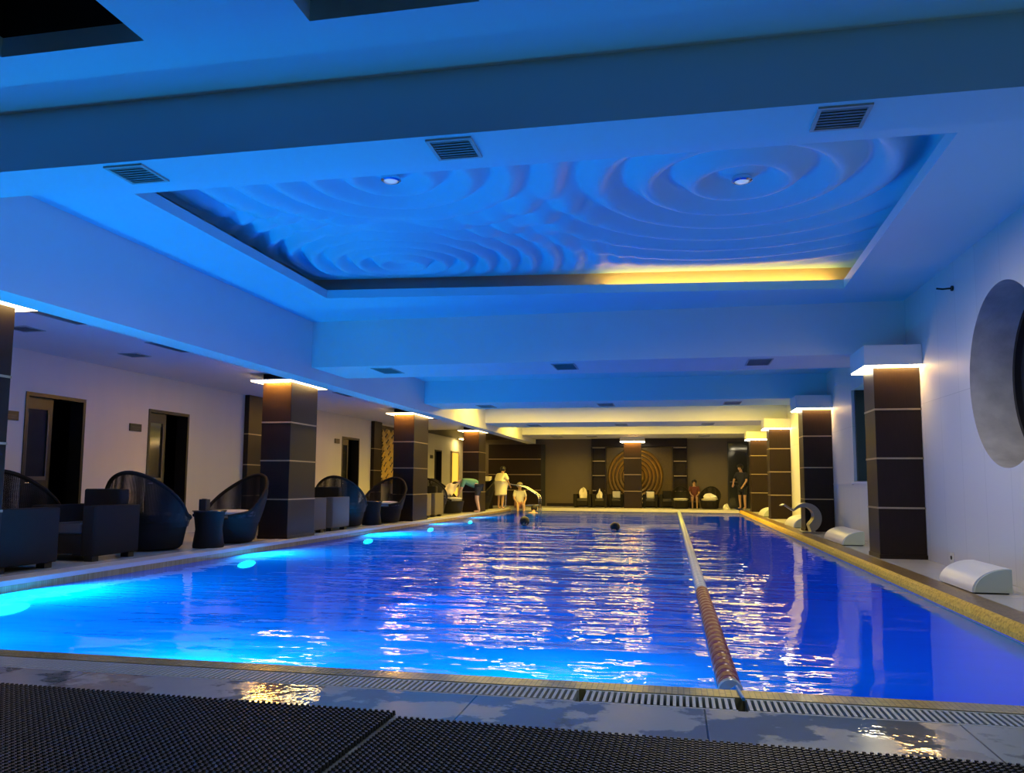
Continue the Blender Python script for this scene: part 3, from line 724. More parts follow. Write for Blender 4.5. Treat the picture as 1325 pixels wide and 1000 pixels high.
# ------------------------------------------------------------------ pool furniture
def make_tub(cush):
    t = thing('tub_chair', 'x', 'chair', group='wicker tub chairs')
    dr = MB(); dr.lathe([(0.36, 0.02), (0.40, 0.06), (0.45, 0.32), (0.46, 0.36), (0.43, 0.37)], n=32); dr.build('seat_base', M['wicker'], t, smooth=True)
    def top(a):   # a = 0 at the middle of the back
        c = math.cos(a)
        return 0.46+0.54*c if c > 0 else 0.46+0.10*c
    def pt(a, k, off=0):
        h = 0.30+(top(a)-0.30)*k
        z = h
        r = 0.43+0.11*math.sin(min(1, (z-0.2)/0.6)*PI/2)-0.04*max(0, z-0.75)/0.25+off
        lean = 0.10*max(0, z-0.35)/0.65
        return (r*math.sin(a), -r*math.cos(a)*1.0-lean*math.cos(a)*0.8, z)
    A = math.radians(128); n = 44; m = 12
    def shell(off0, off1):
        sh = MB(); rows = []
        for j in range(m+1): rows.append([pt(-A+2*A*i/n, j/m, off0) for i in range(n+1)])
        for j in range(m, -1, -1): rows.append([pt(-A+2*A*i/n, j/m, off1) for i in range(n+1)])
        sh.loft(rows, closed=False)
        q = 0
        for fc in sh.f:
            sh.uv[q] = [(math.atan2(sh.v[i][0], -sh.v[i][1])*0.47, sh.v[i][2]) for i in fc]; q += 1
        return sh
    shell(0.0, -0.022).build('woven_back', M['wicker_open'], t, smooth=True)
    rm = MB(); rm.tube([pt(-A+2*A*i/n, 1.0, -0.011) for i in range(n+1)], 0.026, n=8); rm.build('rim', M['wicker'], t, smooth=True)
    cu = MB(); cu.lathe([(0.30, 0.37), (0.385, 0.38), (0.40, 0.42), (0.385, 0.455), (0.28, 0.475), (0.01, 0.48)], n=30); sc = cu.build('seat_cushion', M[cush], t, smooth=True)
    pp = MB(); pp.tube([(0.402*math.cos(2*PI*i/36), 0.402*math.sin(2*PI*i/36), 0.42) for i in range(37)], 0.007, n=6); pp.build('piping', M['cushion_dark'], sc, smooth=True)
    return t
def make_armchair(mk):
    t = thing('box_armchair', 'x', 'armchair', group='wicker box armchairs')
    W, D = 0.84, 0.78     # faces +Y
    for s in (-1, 1):
        a = MB(); x0 = s*W/2; a.rbox(min(x0, x0-s*0.17), max(x0, x0-s*0.17), -D/2, D/2, 0.06, 0.62, 0.03); a.build('arm', M[mk], t, smooth=True)
    b = MB(); b.rbox(-W/2+0.17, W/2-0.17, -D/2-0.02, -D/2+0.17, 0.10, 0.80, 0.04); b.build('backrest', M['wicker'], t, smooth=True)
    b = MB(); b.rbox(-W/2+0.17, W/2-0.17, -D/2+0.17, D/2-0.01, 0.08, 0.30, 0.02); b.build('seat_base', M['wicker'], t, smooth=True)
    c = MB(); c.rbox(-W/2+0.175, W/2-0.175, -D/2+0.175, D/2-0.0, 0.30, 0.42, 0.04); c.build('seat_cushion', M['cushion_dark'], t, smooth=True)
    for sx in (-1, 1):
        for sy in (-1, 1):
            l = MB(); l.box(sx*(W/2-0.09)-0.05, sx*(W/2-0.09)+0.05, sy*(D/2-0.09)-0.05, sy*(D/2-0.09)+0.05, 0, 0.07); l.build('leg', M['dark'], t)
    return t
def make_table():
    t = thing('side_table', 'x', 'table', group='wicker side tables')
    b = MB(); b.lathe([(0.20, 0.0), (0.205, 0.03), (0.175, 0.25), (0.20, 0.46), (0.21, 0.485)], n=28); b.build('wicker_drum', M['wicker'], t, smooth=True)
    g = MB(); g.lathe([(0.22, 0.486), (0.225, 0.49), (0.225, 0.498), (0.22, 0.502)], n=28); g.build('glass_top', M['glass_dark'], t, smooth=True)
    return t
tubA, uA = make_tub('cushion_dark'), []
tubB, uB = make_tub('cushion'), []
put(tubA, uA, (-7.79, 8.40, 0), 0.3, 'dark wicker tub chair in front of the nearest doorway')
put(tubA, uA, (-6.78, 9.47, 0), 0.1, 'dark wicker tub chair with tall round back facing away from the camera')
put(tubB, uB, (-6.50, 10.85, 0), PI-0.35, 'dark wicker tub chair with pale seat pad before the first full column')
put(tubA, uA, (-6.62, 15.3, 0), 0.1, 'dark wicker tub chair behind the taupe armchairs past the first full column')
put(tubB, uB, (-6.42, 17.0, 0), PI-0.2, 'dark wicker tub chair beside the column next to the gold relief')
put(tubA, uA, (-6.72, 21.53, 0), 0.1, 'dark wicker tub chair with open round back before the yellow lit door')
put(tubB, uB, (-6.50, 22.68, 0), -PI/2-0.2, 'dark wicker tub chair holding a white towel below the person in green')
put(tubA, uA, (-6.45, 25.95, 0), PI/2+0.5, 'dark wicker tub chair beside the person in the cream shirt')
armD, uD = make_armchair('wicker'), []
armG, uG = make_armchair('wicker_grey'), []
put(armD, uD, (-6.72, 6.93, 0), 0.0, 'dark wicker box armchair closest to the camera with its back turned')
put(armD, uD, (-6.74, 8.24, 0), PI, 'dark wicker box armchair facing the camera in front of tall tub chair')
put(armG, uG, (-6.54, 13.08, 0), 0.0, 'taupe wicker box armchair touching the first full column')
put(armG, uG, (-6.54, 14.12, 0), PI, 'taupe wicker box armchair facing the first full column')
put(armG, uG, (-6.52, 19.32, 0), 0.0, 'taupe wicker box armchair touching the column by the gold relief')
put(armG, uG, (-6.54, 20.5, 0), PI, 'taupe wicker box armchair facing the column by the gold relief')
tab, uT = make_table(), []
put(tab, uT, (-6.25, 9.98, 0), 0, 'round dark wicker side table between tall tub chair and pale seated one')
put(tab, uT, (-6.30, 16.12, 0), 0, 'round dark wicker side table between the two tub chairs by the gold relief')
t = thing('napkin_box', 'small dark upright box standing on the nearer side table', 'box', (-6.30, 9.93, 0.503))
q = MB(); q.rbox(-0.055, 0.055, -0.055, 0.055, 0, 0.15, 0.012); q.build('box_body', M['dark'], t, smooth=True)
q = MB(); q.box(-0.035, 0.035, -0.012, 0.012, 0.15, 0.156); q.build('box_slot', M['plaque_mark'], t)

# back row of loungers against the far wall
far = make_armchair('wicker'); uF = []
put(far, uF, (-3.42, 30.35, 0), PI, 'dark wicker armchair holding crumpled cream towels by the beige panel', 'far armchairs').scale = (0.8, 0.8, 0.8)
put(far, uF, (-2.78, 30.35, 0), PI, 'dark wicker armchair between crumpled cream towels and tan cushion', 'far armchairs').scale = (0.66, 0.66, 0.8)
tgt = []
for k, (x, lab, mk) in enumerate(((-2.20, 'dark wicker armchair with tan cushion beside the far column', 'cushion'), (-0.92, 'dark wicker armchair with cream cushion on the gold rings side of the column', 'towel'))):
    o = put(far, uF, (x, 30.82, 0), PI, lab, 'far armchairs'); o.scale = (0.66, 0.66, 0.8)
    t = thing('back_cushion', ['tan back cushion leaning in the armchair beside the far column', 'cream back cushion leaning in the armchair under the gold rings'][k], 'cushion', (x, o.location.y+0.04, 0.345), group='back cushions of the far armchairs')
    c = MB(); c.rbox(-0.15, 0.15, -0.06, 0.06, 0, 0.26, 0.04); c.build('cushion_body', M[mk], t, smooth=True)
put(far, uF, (-0.30, 30.82, 0), PI, 'dark wicker armchair between cream cushion and pale seated tub chair', 'far armchairs').scale = (0.66, 0.66, 0.8)
put(tubB, uB, (0.19, 29.9, 0), PI, 'dark wicker tub chair with pale pad in front of the dark niche').scale = (0.68, 0.68, 0.8)
put(tubB, uB, (1.22, 29.9, 0), PI-0.2, 'dark wicker tub chair with a white towel near the glass door').scale = (0.74, 0.74, 0.8)
def crumple(name, label, loc, sx, sy, sz, mat, seed, cat='towel', group=None):
    rnd = random.Random(seed); mb = MB(); n, m = 22, 14
    ph = [rnd.uniform(0, 6.28) for _ in range(6)]
    rows = []
    for j in range(m):
        t_ = j/(m-1); row = []
        for i in range(n):
            a = 2*PI*i/n
            r = (1-t_**4)**0.6*(1+0.22*math.sin(3*a+ph[0]+2*t_)+0.12*math.sin(7*a+ph[1]))+0.03
            z = t_*(0.75+0.25*math.sin(2*a+ph[2])+0.22*math.sin(5*a+ph[3])*t_)
            row.append((sx*r*math.cos(a), sy*r*math.sin(a), sz*z))
        rows.append(row)
    mb.loft(rows, closed=True, caps=True)
    return tag(mb.build(name, mat, smooth=True, loc=loc), label, cat, group)
crumple('towel', 'crumpled cream towel heaped on the armchair by the beige panel', (-3.42, 30.28, 0.350), 0.13, 0.12, 0.36, M['towel'], 3)
crumple('towel', 'smaller crumpled white towel heaped on the armchair beside the cream towel', (-2.78, 30.28, 0.350), 0.10, 0.11, 0.32, M['shirt_white'], 5)
crumple('towel', 'white folded towel lying in the tub chair near the glass door', (1.22, 29.88, 0.388), 0.22, 0.20, 0.16, M['shirt_white'], 8)
crumple('towel', 'small white cloth dropped at the foot of the far tub chair', (1.80, 29.85, 0.0), 0.10, 0.10, 0.18, M['shirt_white'], 9)
t = thing('towel_stack', 'folded white towels stacked on the ledge above the dark tub chair', 'towels', (-6.60, 27.55, 0))
q = MB(); q.box(-0.28, 0.28, -0.2, 0.2, 0, 0.96); q.build('towel_cabinet', M['wicker'], t, bevel=0.01)
for i in range(3):
    q = MB(); q.rbox(-0.25, 0.25, -0.16, 0.16, 0.96+i*0.055, 1.012+i*0.055, 0.025); q.build('folded_towel', M['towel'], t, smooth=True)
# towel over the tub chair the person in green leans on
q = MB(); rows = []
for i in range(13):
    u = i/12; y = -0.34+0.72*u; z = 0.50+0.30*u+0.02*math.sin(u*9)
    rows.append([(-0.17+0.34*k/6, y+0.015*math.sin(k*2), z+0.02*math.sin(k*1.7+u*5)) for k in range(7)])
rows2 = [[(p[0], p[1], p[2]+0.035) for p in r] for r in reversed(rows)]
q.loft(rows+rows2+[rows[0]], closed=False)
o = q.build('towel', M['towel'], smooth=True, loc=(-6.44, 22.58, 0.03)); tag(o, 'white towel spread along the tub chair below the person in green', 'towel')

# ------------------------------------------------------------------ granite side: covers, waterfall, fittings
def cover(x0, y0, L, w, h, label):
    t = thing('rounded_cover', label, 'cover', (x0, y0, 0), group='white rounded pool covers')
    prof = []
    for i in range(13):
        a = PI-PI/2*i/12
        prof.append((w*0.97+w*0.97*math.cos(a), 0.012+h*math.sin(a)))
    prof += [(w, 0.012+h), (w, 0.012)]
    s = MB(); s.prism(prof, 'Y', 0.012, L); s.build('curved_shell', M['white_shell'], t, smooth=True)
    p = MB(); p.prism([(0.02+q[0]*0.96, 0.014+(q[1]-0.012)*0.965) for q in prof], 'Y', 0.0, 0.012); p.build('end_panel', M['pale_green'], t)
    k = MB(); k.box(0.03, w-0.01, 0.03, L-0.03, 0, 0.012); k.build('cover_base', M['dark'], t)
cover(2.42, 7.42, 0.86, 0.30, 0.20, 'white rounded cover with pale end panel beside the granite coping below the round window')
cover(2.42, 12.75, 1.5, 0.31, 0.20, 'white rounded cover beside the granite coping below the slot window')
cover(2.40, 17.6, 1.3, 0.32, 0.22, 'white rounded cover standing just behind the curved steel waterfall')
cover(2.40, 23.4, 1.3, 0.32, 0.22, 'white rounded cover between the two farthest granite side columns')
t = thing('pool_waterfall', 'curved polished steel waterfall spout standing on the granite coping', 'waterfall', (2.40, 15.9, 0))
pts = []
for i in range(25):
    a = math.radians(-72+218*i/24); r = 0.27
    pts.append((0.0+r*math.cos(a)-0.02, 0.32+r*0.95*math.sin(a)*1.08))
pts.append((-0.40, 0.575)); pts.append((-0.46, 0.545))
q = MB()
sec = [[], []]
rings = []
for i, (x, z) in enumerate(pts):
    k = i/(len(pts)-1)
    th = 0.17*(1-k)**0.8*math.sin(min(1, k*3+0.55)*PI/2)+0.012
    # inward normal towards the centre of the arc
    d = Vector((-0.02-x, 0, 0.33-z)); d.normalize()
    if k > 0.9: d = Vector((0, 0, -1))
    hw = 0.17
    rings.append([(x, -hw, z), (x, hw, z), (x+d.x*th, hw, z+d.z*th), (x+d.x*th, -hw, z+d.z*th)])
zmin = min(p[2] for r in rings for p in r)
rings = [[(p[0], p[1], p[2]-zmin+0.02) for p in r] for r in rings]
q.loft(rings, closed=True, caps=True); q.build('curved_spout', M['brushed'], t, smooth=True)
q = MB(); q.box(-0.10, 0.16, -0.19, 0.19, 0.004, 0.03); q.build('base_plate', M['brushed'], t, bevel=0.004)
t = thing('wall_outlet', 'small white wall outlet low on the panelled wall above the rounded cover', 'outlet', (WR, 9.75, 0.10))
q = MB(); q.box(-0.014, -0.001, -0.05, 0.05, -0.05, 0.06); q.build('outlet_plate', M['white_shell'], t, bevel=0.004)
q = MB(); q.tube([(-0.02, 0, 0.005), (-0.013, 0, 0.005)], 0.022, n=12); q.build('outlet_socket', M['dark'], t)
t = thing('wall_hook', 'small dark wall hook high beside the round window recess', 'hook', (WR, 9.33, 3.04))
q = MB(); q.tube([(-0.001, 0, 0), (-0.02, 0, 0)], 0.03, n=12); q.build('hook_plate', M['dark'], t)
q = MB(); q.tube([(-0.02, 0, 0), (-0.10, 0.02, 0.0), (-0.16, 0.03, 0.01)], 0.010); q.build('hook_arm', M['dark'], t)

# pool ladder at the far corner
t = thing('pool_ladder', 'chrome pool ladder with two handrails at the far corner of the pool', 'ladder', (-4.75, 28.18, 0))
for k, dy in enumerate((-0.22, 0.22)):
    q = MB()
    pts = [(-1.25, dy, 0.01), (-1.24, dy, 0.55), (-1.18, dy, 0.80), (-1.06, dy, 0.88), (-0.66, dy, 0.80), (-0.45, dy, 0.75), (-0.12, dy, 0.55), (0.0, dy, 0.46), (0.04, dy, 0.36), (0.04, dy, 0.0), (0.03, dy, -0.5), (0.03, dy, -1.0)]
    q.tube(pts, 0.028, n=10); q.build('handrail', M['chrome'], t, smooth=True)
for z in (0.12,):
    q = MB(); q.tube([(0.04, -0.22, z), (0.04, 0.22, z)], 0.018); q.tube([(-0.45, -0.22, z), (0.04, -0.22, z)], 0.02); q.tube([(-0.45, 0.22, z), (0.04, 0.22, z)], 0.02); q.build('cross_bar', M['chrome'], t, smooth=True)
for z in (-0.3, -0.6, -0.9):
    q = MB(); q.box(-0.04, 0.08, -0.2, 0.2, z-0.015, z+0.015); q.build('tread', M['chrome'], t)

# ------------------------------------------------------------------ lane rope
t = thing('lane_rope', 'lane rope of red and pale blue floats running the length of the pool', 'lane rope', (0, 0, 0))
def rope_x(y): return 0.245-0.125*(y-4.0)/24.3
q = MB(); q.tube([(rope_x(3.62)+0.02, 3.55, 0.01), (rope_x(3.72)+0.01, 3.80, 0.0), (rope_x(3.95), 3.98, -0.06), (rope_x(4.1), 4.1, WZ+0.01), (rope_x(16), 16, WZ+0.01), (rope_x(28.5), 28.58, WZ+0.02)], 0.008, n=6)
q.build('rope_cable', M['bluecable'], t)
def float_mesh(L, R, mat, name):
    mb = MB(); prof = [(R*.45, 0), (R*.93, 0.004), (R, 0.012), (R, L*.30), (R*.93, L*.33), (R*.93, L*.36), (R, L*.39), (R, L-0.012), (R*.93, L-0.004), (R*.45, L)]
    rings = [[(r*math.cos(2*PI*j/18), y, r*math.sin(2*PI*j/18)) for j in range(18)] for r, y in prof]
    mb.loft(rings, closed=True, caps=True)
    return mb.build(name, mat, t, smooth=True)
fr = fb = None
y = 4.02; i = 0
c0 = float_mesh(0.05, 0.060, M['ring'], 'end_float'); c0.location = (rope_x(y), y, WZ+0.02); y += 0.052
while y < 7.5:
    if fr is None: fr = float_mesh(0.145, 0.057, M['red'], 'red_float'); o = fr
    else: o = fr.copy(); COL.objects.link(o)
    o.location = (rope_x(y), y, WZ+0.02); y += 0.148
y += 0.02
while y < 28.3:
    if fb is None: fb = float_mesh(0.285, 0.055, M['bluewhite'], 'pale_float'); o = fb
    else: o = fb.copy(); COL.objects.link(o)
    o.location = (rope_x(y), y, WZ+0.02); y += 0.29

# ------------------------------------------------------------------ pool lamps
def lamp_light(name, loc, power, color, parent, aim):
    l = bpy.data.lights.new(name, 'SPOT'); l.energy = power; l.color = color; l.shadow_soft_size = 0.07; l.spot_size = math.radians(168); l.spot_blend = 0.35
    o = bpy.data.objects.new(name, l); COL.objects.link(o); o.location = loc; o.parent = parent
    o.rotation_mode = 'QUATERNION'; o.rotation_quaternion = Vector(aim).to_track_quat('-Z', 'Y')
    return o
POOLC = (0.0, 0.70, 1.0)
def flat(q, k): q.v = [(p[0], p[1]*1.9, p[2]*k) for p in q.v]
for k, (y, lab) in enumerate(((6.21, 'underwater pool lamp nearest the camera'), (10.25, 'underwater pool lamp below the pale seated tub chair'), (14.72, 'underwater pool lamp below the taupe armchairs'), (18.75, 'underwater pool lamp below the gold relief column'), (22.6, 'underwater pool lamp below the person in green'))):
    t = thing('pool_lamp', lab, 'lamp', (PL, y, -0.24), group='underwater lamps along the pool wall')
    q = MB(); q.tube([(0.001, 0, 0), (0.03, 0, 0)], 0.15, n=24); flat(q, 0.42); q.build('lamp_ring', M['white_shell'], t, smooth=True)
    q = MB(); q.tube([(0.03, 0, 0), (0.04, 0, 0)], 0.12, n=24); flat(q, 0.38); q.build('lamp_lens', M['lens'], t, smooth=True)
    lamp_light('lamp_glow', (0.12, 0, -0.22), LIGHT['pool']*(2.1, 1.1, 1.8, 0.35, 0.3)[k], POOLC, t, (1, 0, 0.35))
for k, (x, lab) in enumerate(((-4.6, 'added unseen underwater lamp under the near lip at the armchair end'), (-2.6, 'added unseen underwater lamp under the near lip at mid pool'), (-0.6, 'added unseen underwater lamp under the near lip by the lane rope'))):  # lamps added out of sight to throw blue onto beams, fascia and walls
    t = thing('pool_lamp', lab, 'lamp', (x, PF, -0.60), group='added unseen underwater lamps below the near lip')
    q = MB(); q.tube([(0, 0.001, 0), (0, 0.03, 0)], 0.13, n=24); q.build('lamp_ring', M['white_shell'], t, smooth=True)
    q = MB(); q.tube([(0, 0.03, 0), (0, 0.04, 0)], 0.10, n=24); q.build('lamp_lens', M['lens'], t, smooth=True)
    lamp_light('lamp_glow', (0, 0.2, -0.15), LIGHT['front']*(1.0, 1.0, 0.7)[k], POOLC, t, (0, 1, 0.6))

# ------------------------------------------------------------------ people
def skin_mesh(name, pts, radii, edges, mat, parent, root=0, levels=1):
    me = bpy.data.meshes.new(name); me.from_pydata(pts, edges, []); me.update()
    o = bpy.data.objects.new(name, me); COL.objects.link(o); o.parent = parent
    md = o.modifiers.new('skin', 'SKIN'); md.use_smooth_shade = True
    for v, r in zip(me.skin_vertices[0].data, radii): v.radius = (r, r) if not isinstance(r, tuple) else r
    me.skin_vertices[0].data[root].use_root = True
    ss = o.modifiers.new('sub', 'SUBSURF'); ss.levels = levels; ss.render_levels = levels
    me.materials.append(mat)
    return o
def person(label, loc, rz, J, k=1.0, skin='skin', hair='hair', shirt=None, shorts=None, sleeves=True, longshirt=0.0, wide=1.0):
    """J: joints in metres about the person's own base: pelvis, chest, neck, head, and for l/r: shoulder, elbow, wrist, hip, knee, ankle, toe"""
    t = thing('person', label, 'person', loc, rz)
    V = {n: Vector(p)*k for n, p in J.items()}
    pts, rad, ed, ix = [], [], [], {}
    def add(n, p, r, frm=None):
        ix[n] = len(pts); pts.append(tuple(p)); rad.append(r*k)
        if frm is not None: ed.append((ix[frm], ix[n]))
    add('pelvis', V['pelvis'], 0.125); add('waist', V['pelvis'].lerp(V['chest'], 0.5), 0.115, 'pelvis'); add('chest', V['chest'], 0.125, 'waist')
    add('neck', V['neck'], 0.052, 'chest'); hd = (V['head']-V['neck'])
    add('jaw', V['neck']+hd*0.45, 0.068, 'neck'); add('head', V['head'], 0.095, 'jaw'); add('crown', V['head']+hd.normalized()*0.07*k, 0.07, 'head')
    fwd = Vector((0, -1, 0)) if 'face' not in J else Vector(J['face']).normalized()
    add('nose', V['head']-hd.normalized()*0.03*k+fwd*0.105*k, 0.012, 'head')
    for s in 'lr':
        add(s+'sh', V[s+'shoulder'], 0.055, 'chest'); add(s+'el', V[s+'elbow'], 0.042, s+'sh'); add(s+'wr', V[s+'wrist'], 0.028, s+'el')
        d = (V[s+'wrist']-V[s+'elbow']).normalized(); side_ = d.cross(Vector((0, 0.3, 1))).normalized()
        palm = V[s+'wrist']+d*0.055*k
        add(s+'palm', palm, 0.030, s+'wr')
        for q, (off, ln) in enumerate(((-0.028, 0.065), (-0.010, 0.08), (0.009, 0.075), (0.026, 0.055))):
            p1 = palm+d*0.035*k+side_*off*k; p2 = p1+d*ln*0.55*k; p3 = p2+(d*0.6+Vector((0, 0, -0.5)))*ln*0.5*k
            add(s+'f%da' % q, p1, 0.009, s+'palm'); add(s+'f%db' % q, p2, 0.0085, s+'f%da' % q); add(s+'f%dc' % q, p3, 0.007, s+'f%db' % q)
        th = palm-d*0.02*k+side_*-0.045*k
        add(s+'t1', th, 0.010, s+'palm'); add(s+'t2', th+d*0.04*k+side_*-0.015*k, 0.008, s+'t1')
        add(s+'hp', V[s+'hip'], 0.085, 'pelvis'); add(s+'kn', V[s+'knee'], 0.058, s+'hp'); add(s+'an', V[s+'ankle'], 0.038, s+'kn')
        add(s+'he', V[s+'ankle']+Vector((0, 0, -0.045))*k, 0.038, s+'an')
        add(s+'to', V[s+'toe'], 0.030, s+'he')
    skin_mesh('body', pts, rad, ed, M[skin], t)
    up = hd.normalized()
    h = MB(); c = V['head']+up*0.035*k-fwd*0.018*k
    h.sphere((0, 0, 0), 0.118*k, n=16, m=10, sz=0.95)
    h.v = [tuple(c+Vector(p)) for p in h.v if True]
    h.v = [tuple(Vector(p) if (Vector(p)-V['head']).dot(fwd) < 0.055*k or (Vector(p)-V['head']).dot(up) > 0.05*k else Vector(p)-fwd*0.05*k) for p in h.v]
    h.build('hair', M[hair], t, smooth=True)
    for s in (-1, 1):
        e = MB(); sd = up.cross(fwd).normalized()
        e.sphere(tuple(V['head']+fwd*0.092*k+sd*0.035*s*k-up*0.0*k), 0.012*k, n=8, m=6); e.build('eye', M['hair'], t, smooth=True)
    if shirt:
        ps = [V['pelvis'], V['pelvis'].lerp(V['chest'], 0.5), V['chest'], V['chest'].lerp(V['neck'], 0.55)]
        rs = [0.162*k, 0.155*k, 0.162*k, 0.088*k]; es = [(0, 1), (1, 2), (2, 3)]
        if longshirt:
            hemc = (V['lknee']+V['rknee'])*0.5
            ps.append(V['pelvis'].lerp(hemc, longshirt)); rs.append(0.185*k); es.append((0, 4))
        for s in 'lr':
            b = len(ps); ps += [V[s+'shoulder'], V[s+'shoulder'].lerp(V[s+'elbow'], 0.85)]; rs += [0.075*k, 0.060*k]; es += [(2, b), (b, b+1)]
        rs = [r*wide for r in rs]
        skin_mesh('shirt', [tuple(p) for p in ps], rs, es, M[shirt], t, levels=2)
    if shorts:
        ps = [V['pelvis']]; rs = [0.140*k]; es = []
        for s in 'lr':
            b = len(ps); ps += [V[s+'hip'], V[s+'hip'].lerp(V[s+'knee'], 0.85)]; rs += [0.105*k, 0.082*k]; es += [(0, b), (b, b+1)]
        skin_mesh('trousers', [tuple(p) for p in ps], rs, es, M[shorts], t, levels=2)
    return t
# standing child, back to the camera, leaning forward a little (face along +Y in own frame)
stand = dict(pelvis=(0, 0, 0.80), chest=(0, 0.06, 1.18), neck=(0, 0.10, 1.38), head=(0, 0.15, 1.50), face=(0.2, 1, -0.2),
    lshoulder=(-0.17, 0.08, 1.28), lelbow=(-0.24, 0.14, 1.02), lwrist=(-0.18, 0.28, 0.86), rshoulder=(0.17, 0.08, 1.28), relbow=(0.25, 0.16, 1.04), rwrist=(0.20, 0.32, 0.90),
    lhip=(-0.09, 0, 0.76), lknee=(-0.10, 0.03, 0.42), lankle=(-0.10, 0, 0.085), ltoe=(-0.11, 0.15, 0.03), rhip=(0.09, 0, 0.76), rknee=(0.10, 0.02, 0.42), rankle=(0.10, -0.02, 0.085), rtoe=(0.11, 0.13, 0.03))
person('person in long cream shirt standing barelegged at the pool edge', (-5.98, 27.42, 0.004), -0.5, stand, k=0.90, skin='skin', shirt='shirt_cream', longshirt=0.78, wide=1.5)
bend = dict(pelvis=(0, 0, 0.86), chest=(0, 0.40, 1.02), neck=(0, 0.60, 0.98), head=(0, 0.72, 0.88), face=(0, 0.4, -1),
    lshoulder=(-0.18, 0.48, 1.00), lelbow=(-0.22, 0.56, 0.74), lwrist=(-0.15, 0.62, 0.60), rshoulder=(0.18, 0.48, 1.00), relbow=(0.22, 0.56, 0.74), rwrist=(0.15, 0.62, 0.60),
    lhip=(-0.10, 0, 0.80), lknee=(-0.11, 0.06, 0.45), lankle=(-0.11, -0.02, 0.085), ltoe=(-0.12, 0.14, 0.03), rhip=(0.10, 0, 0.80), rknee=(0.11, 0.06, 0.45), rankle=(0.11, -0.02, 0.085), rtoe=(0.12, 0.14, 0.03))
person('person in teal green shirt bending over the towel on the tub chair', (-5.84, 23.66, 0.004), 1.9, bend, k=0.95, skin='skin_pale', shirt='shirt_green', shorts='cloth_navy')
sit = dict(pelvis=(0, 0, 0.10), chest=(0, -0.06, 0.48), neck=(0, -0.08, 0.66), head=(0, -0.10, 0.78), face=(0, -1, -0.2),
    lshoulder=(-0.17, -0.06, 0.58), lelbow=(-0.22, -0.14, 0.34), lwrist=(-0.14, -0.32, 0.20), rshoulder=(0.17, -0.06, 0.58), relbow=(0.22, -0.14, 0.34), rwrist=(0.14, -0.32, 0.20),
    lhip=(-0.09, -0.04, 0.10), lknee=(-0.11, -0.42, 0.11), lankle=(-0.11, -0.48, -0.24), ltoe=(-0.11, -0.60, -0.32), rhip=(0.09, -0.04, 0.10), rknee=(0.11, -0.42, 0.11), rankle=(0.11, -0.48, -0.24), rtoe=(0.11, -0.60, -0.32))
o = person('grey haired person in white top and pink shorts sitting on the pool edge', (-5.55, 28.70, 0.004), 0.3, sit, k=1.0, skin='skin_pale', hair='hair_grey', shirt='shirt_white', shorts='shorts')
chairsit = dict(pelvis=(0, 0, 0.45), chest=(0, 0.03, 0.83), neck=(0, 0.02, 1.01), head=(0, -0.01, 1.13), face=(0, -1, 0),
    lshoulder=(-0.17, 0.02, 0.92), lelbow=(-0.21, -0.06, 0.66), lwrist=(-0.12, -0.28, 0.58), rshoulder=(0.17, 0.02, 0.92), relbow=(0.21, -0.06, 0.66), rwrist=(0.12, -0.28, 0.58),
    lhip=(-0.09, -0.04, 0.45), lknee=(-0.10, -0.44, 0.47), lankle=(-0.10, -0.46, 0.085), ltoe=(-0.10, -0.60, 0.03), rhip=(0.09, -0.04, 0.45), rknee=(0.10, -0.44, 0.47), rankle=(0.10, -0.46, 0.085), rtoe=(0.10, -0.60, 0.03))
st = thing('stool', 'low dark wicker stool under the person in maroon', 'stool', (0.70, 30.75, 0))
q = MB(); q.lathe([(0.17, 0), (0.18, 0.02), (0.16, 0.18), (0.17, 0.20), (0.16, 0.212)], n=20); q.build('stool_drum', M['wicker'], st, smooth=True)
person('person in maroon top sitting between the two far tub chairs', (0.70, 30.75, 0.0), 0.0, chairsit, k=0.84, skin='skin', shirt='cloth_red', shorts='cloth_red')
person('person in dark clothes standing by the glass door at the granite end', (2.42, 30.6, 0.0), 2.6, stand, k=1.0, skin='skin', shirt='cloth_navy', shorts='cloth_navy')
swim = dict(pelvis=(0, 0.75, -0.30), chest=(0, 0.35, -0.16), neck=(0, 0.18, -0.04), head=(0, 0.10, 0.05), face=(0, -1, 0),
    lshoulder=(-0.18, 0.28, -0.13), lelbow=(-0.40, 0.12, -0.24), lwrist=(-0.45, -0.12, -0.22), rshoulder=(0.18, 0.28, -0.13), relbow=(0.40, 0.12, -0.24), rwrist=(0.45, -0.12, -0.22),
    lhip=(-0.10, 0.80, -0.32), lknee=(-0.14, 1.15, -0.44), lankle=(-0.14, 1.45, -0.50), ltoe=(-0.14, 1.60, -0.56), rhip=(0.10, 0.80, -0.32), rknee=(0.14, 1.15, -0.50), rankle=(0.14, 1.45, -0.56), rtoe=(0.14, 1.60, -0.62))
person('swimmer with dark wet hair and head above water nearer the ladder', (-3.45, 18.6, WZ+0.03), 0.4, swim, skin='skin')
person('swimmer with dark wet hair and head above water below the far column', (-1.25, 17.5, WZ+0.01), PI-0.3, swim, skin='skin', k=0.9)
person('bather with head and shoulders above water at the pool ladder', (-4.70, 27.0, WZ+0.08), PI, swim, skin='skin_pale', k=0.95)

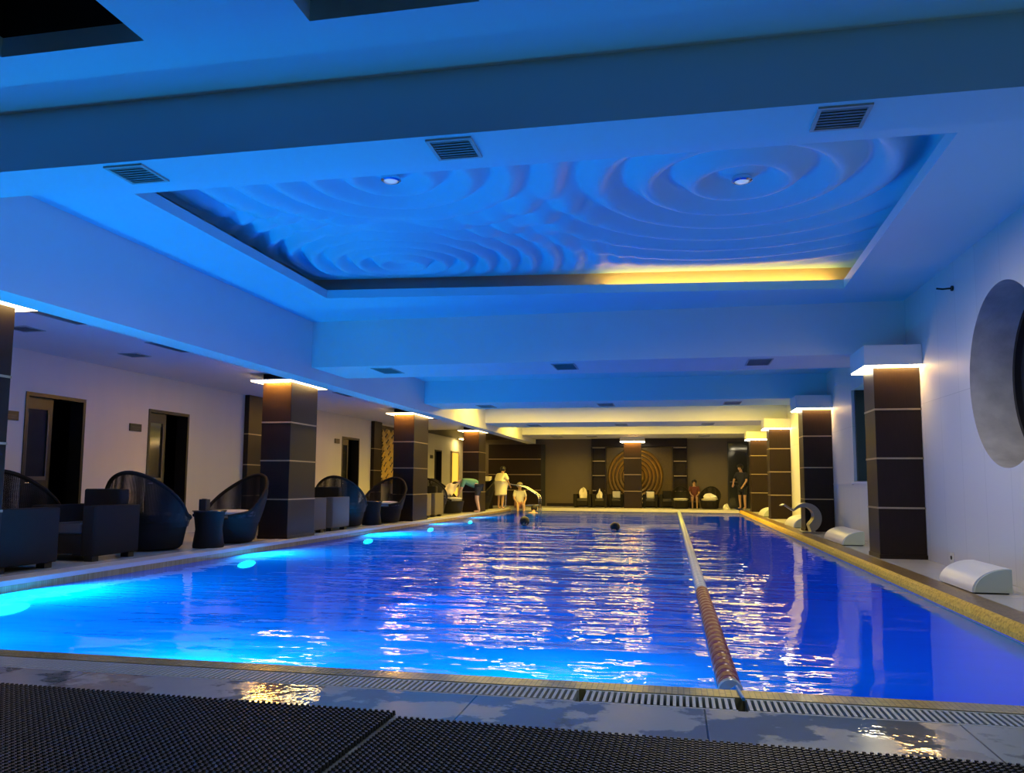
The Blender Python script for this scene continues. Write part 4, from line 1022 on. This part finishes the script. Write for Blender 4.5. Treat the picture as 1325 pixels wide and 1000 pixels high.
# ------------------------------------------------------------------ world, camera, view
wd = bpy.data.worlds.new('World'); S.world = wd; wd.use_nodes = True
bgn = wd.node_tree.nodes['Background']; bgn.inputs['Color'].default_value = (0.12, 0.28, 0.50, 1); bgn.inputs['Strength'].default_value = 0.07
cam = bpy.data.cameras.new('camera'); co = bpy.data.objects.new('camera', cam); COL.objects.link(co)
yaw, pit, rol, FPX, CY = 0.201007, 0.0974151, 0.0058355, 1033.47, 523.69
cy_, sy_, cp_, sp_, cr_, sr_ = math.cos(yaw), math.sin(yaw), math.cos(pit), math.sin(pit), math.cos(rol), math.sin(rol)
Ry = Matrix(((cy_, 0, sy_), (0, 1, 0), (-sy_, 0, cy_))); Rx = Matrix(((1, 0, 0), (0, cp_, sp_), (0, -sp_, cp_))); Rz = Matrix(((cr_, -sr_, 0), (sr_, cr_, 0), (0, 0, 1)))
R = Rz @ Rx @ Ry
ax = [R @ Vector((1, 0, 0)), R @ Vector((0, 0, 1)), R @ Vector((0, -1, 0))]   # world X, Y, Z seen in the camera (x right, y down, z ahead)
right = Vector([a[0] for a in ax]); down = Vector([a[1] for a in ax]); ahead = Vector([a[2] for a in ax])
mw = Matrix.Identity(4)
for i in range(3):
    mw[i][0] = right[i]; mw[i][1] = -down[i]; mw[i][2] = -ahead[i]
mw[0][3], mw[1][3], mw[2][3] = 0, 0, CAM_H
co.matrix_world = mw
cam.sensor_fit = 'HORIZONTAL'; cam.sensor_width = 36; cam.lens = FPX/1325*36
cam.shift_y = (CY-500)/1325; cam.clip_start = 0.05; cam.clip_end = 200
S.camera = co
S.view_settings.view_transform = 'Standard'; S.view_settings.look = 'None'; S.view_settings.exposure = -0.15; S.view_settings.gamma = 1.0
S.view_settings.use_curve_mapping = False
S.cycles.max_bounces = 8; S.cycles.diffuse_bounces = 4; S.cycles.glossy_bounces = 4; S.cycles.transparent_max_bounces = 12
S.cycles.caustics_reflective = False; S.cycles.caustics_refractive = False; S.cycles.sample_clamp_indirect = 4.0
S.cycles.use_denoising = True
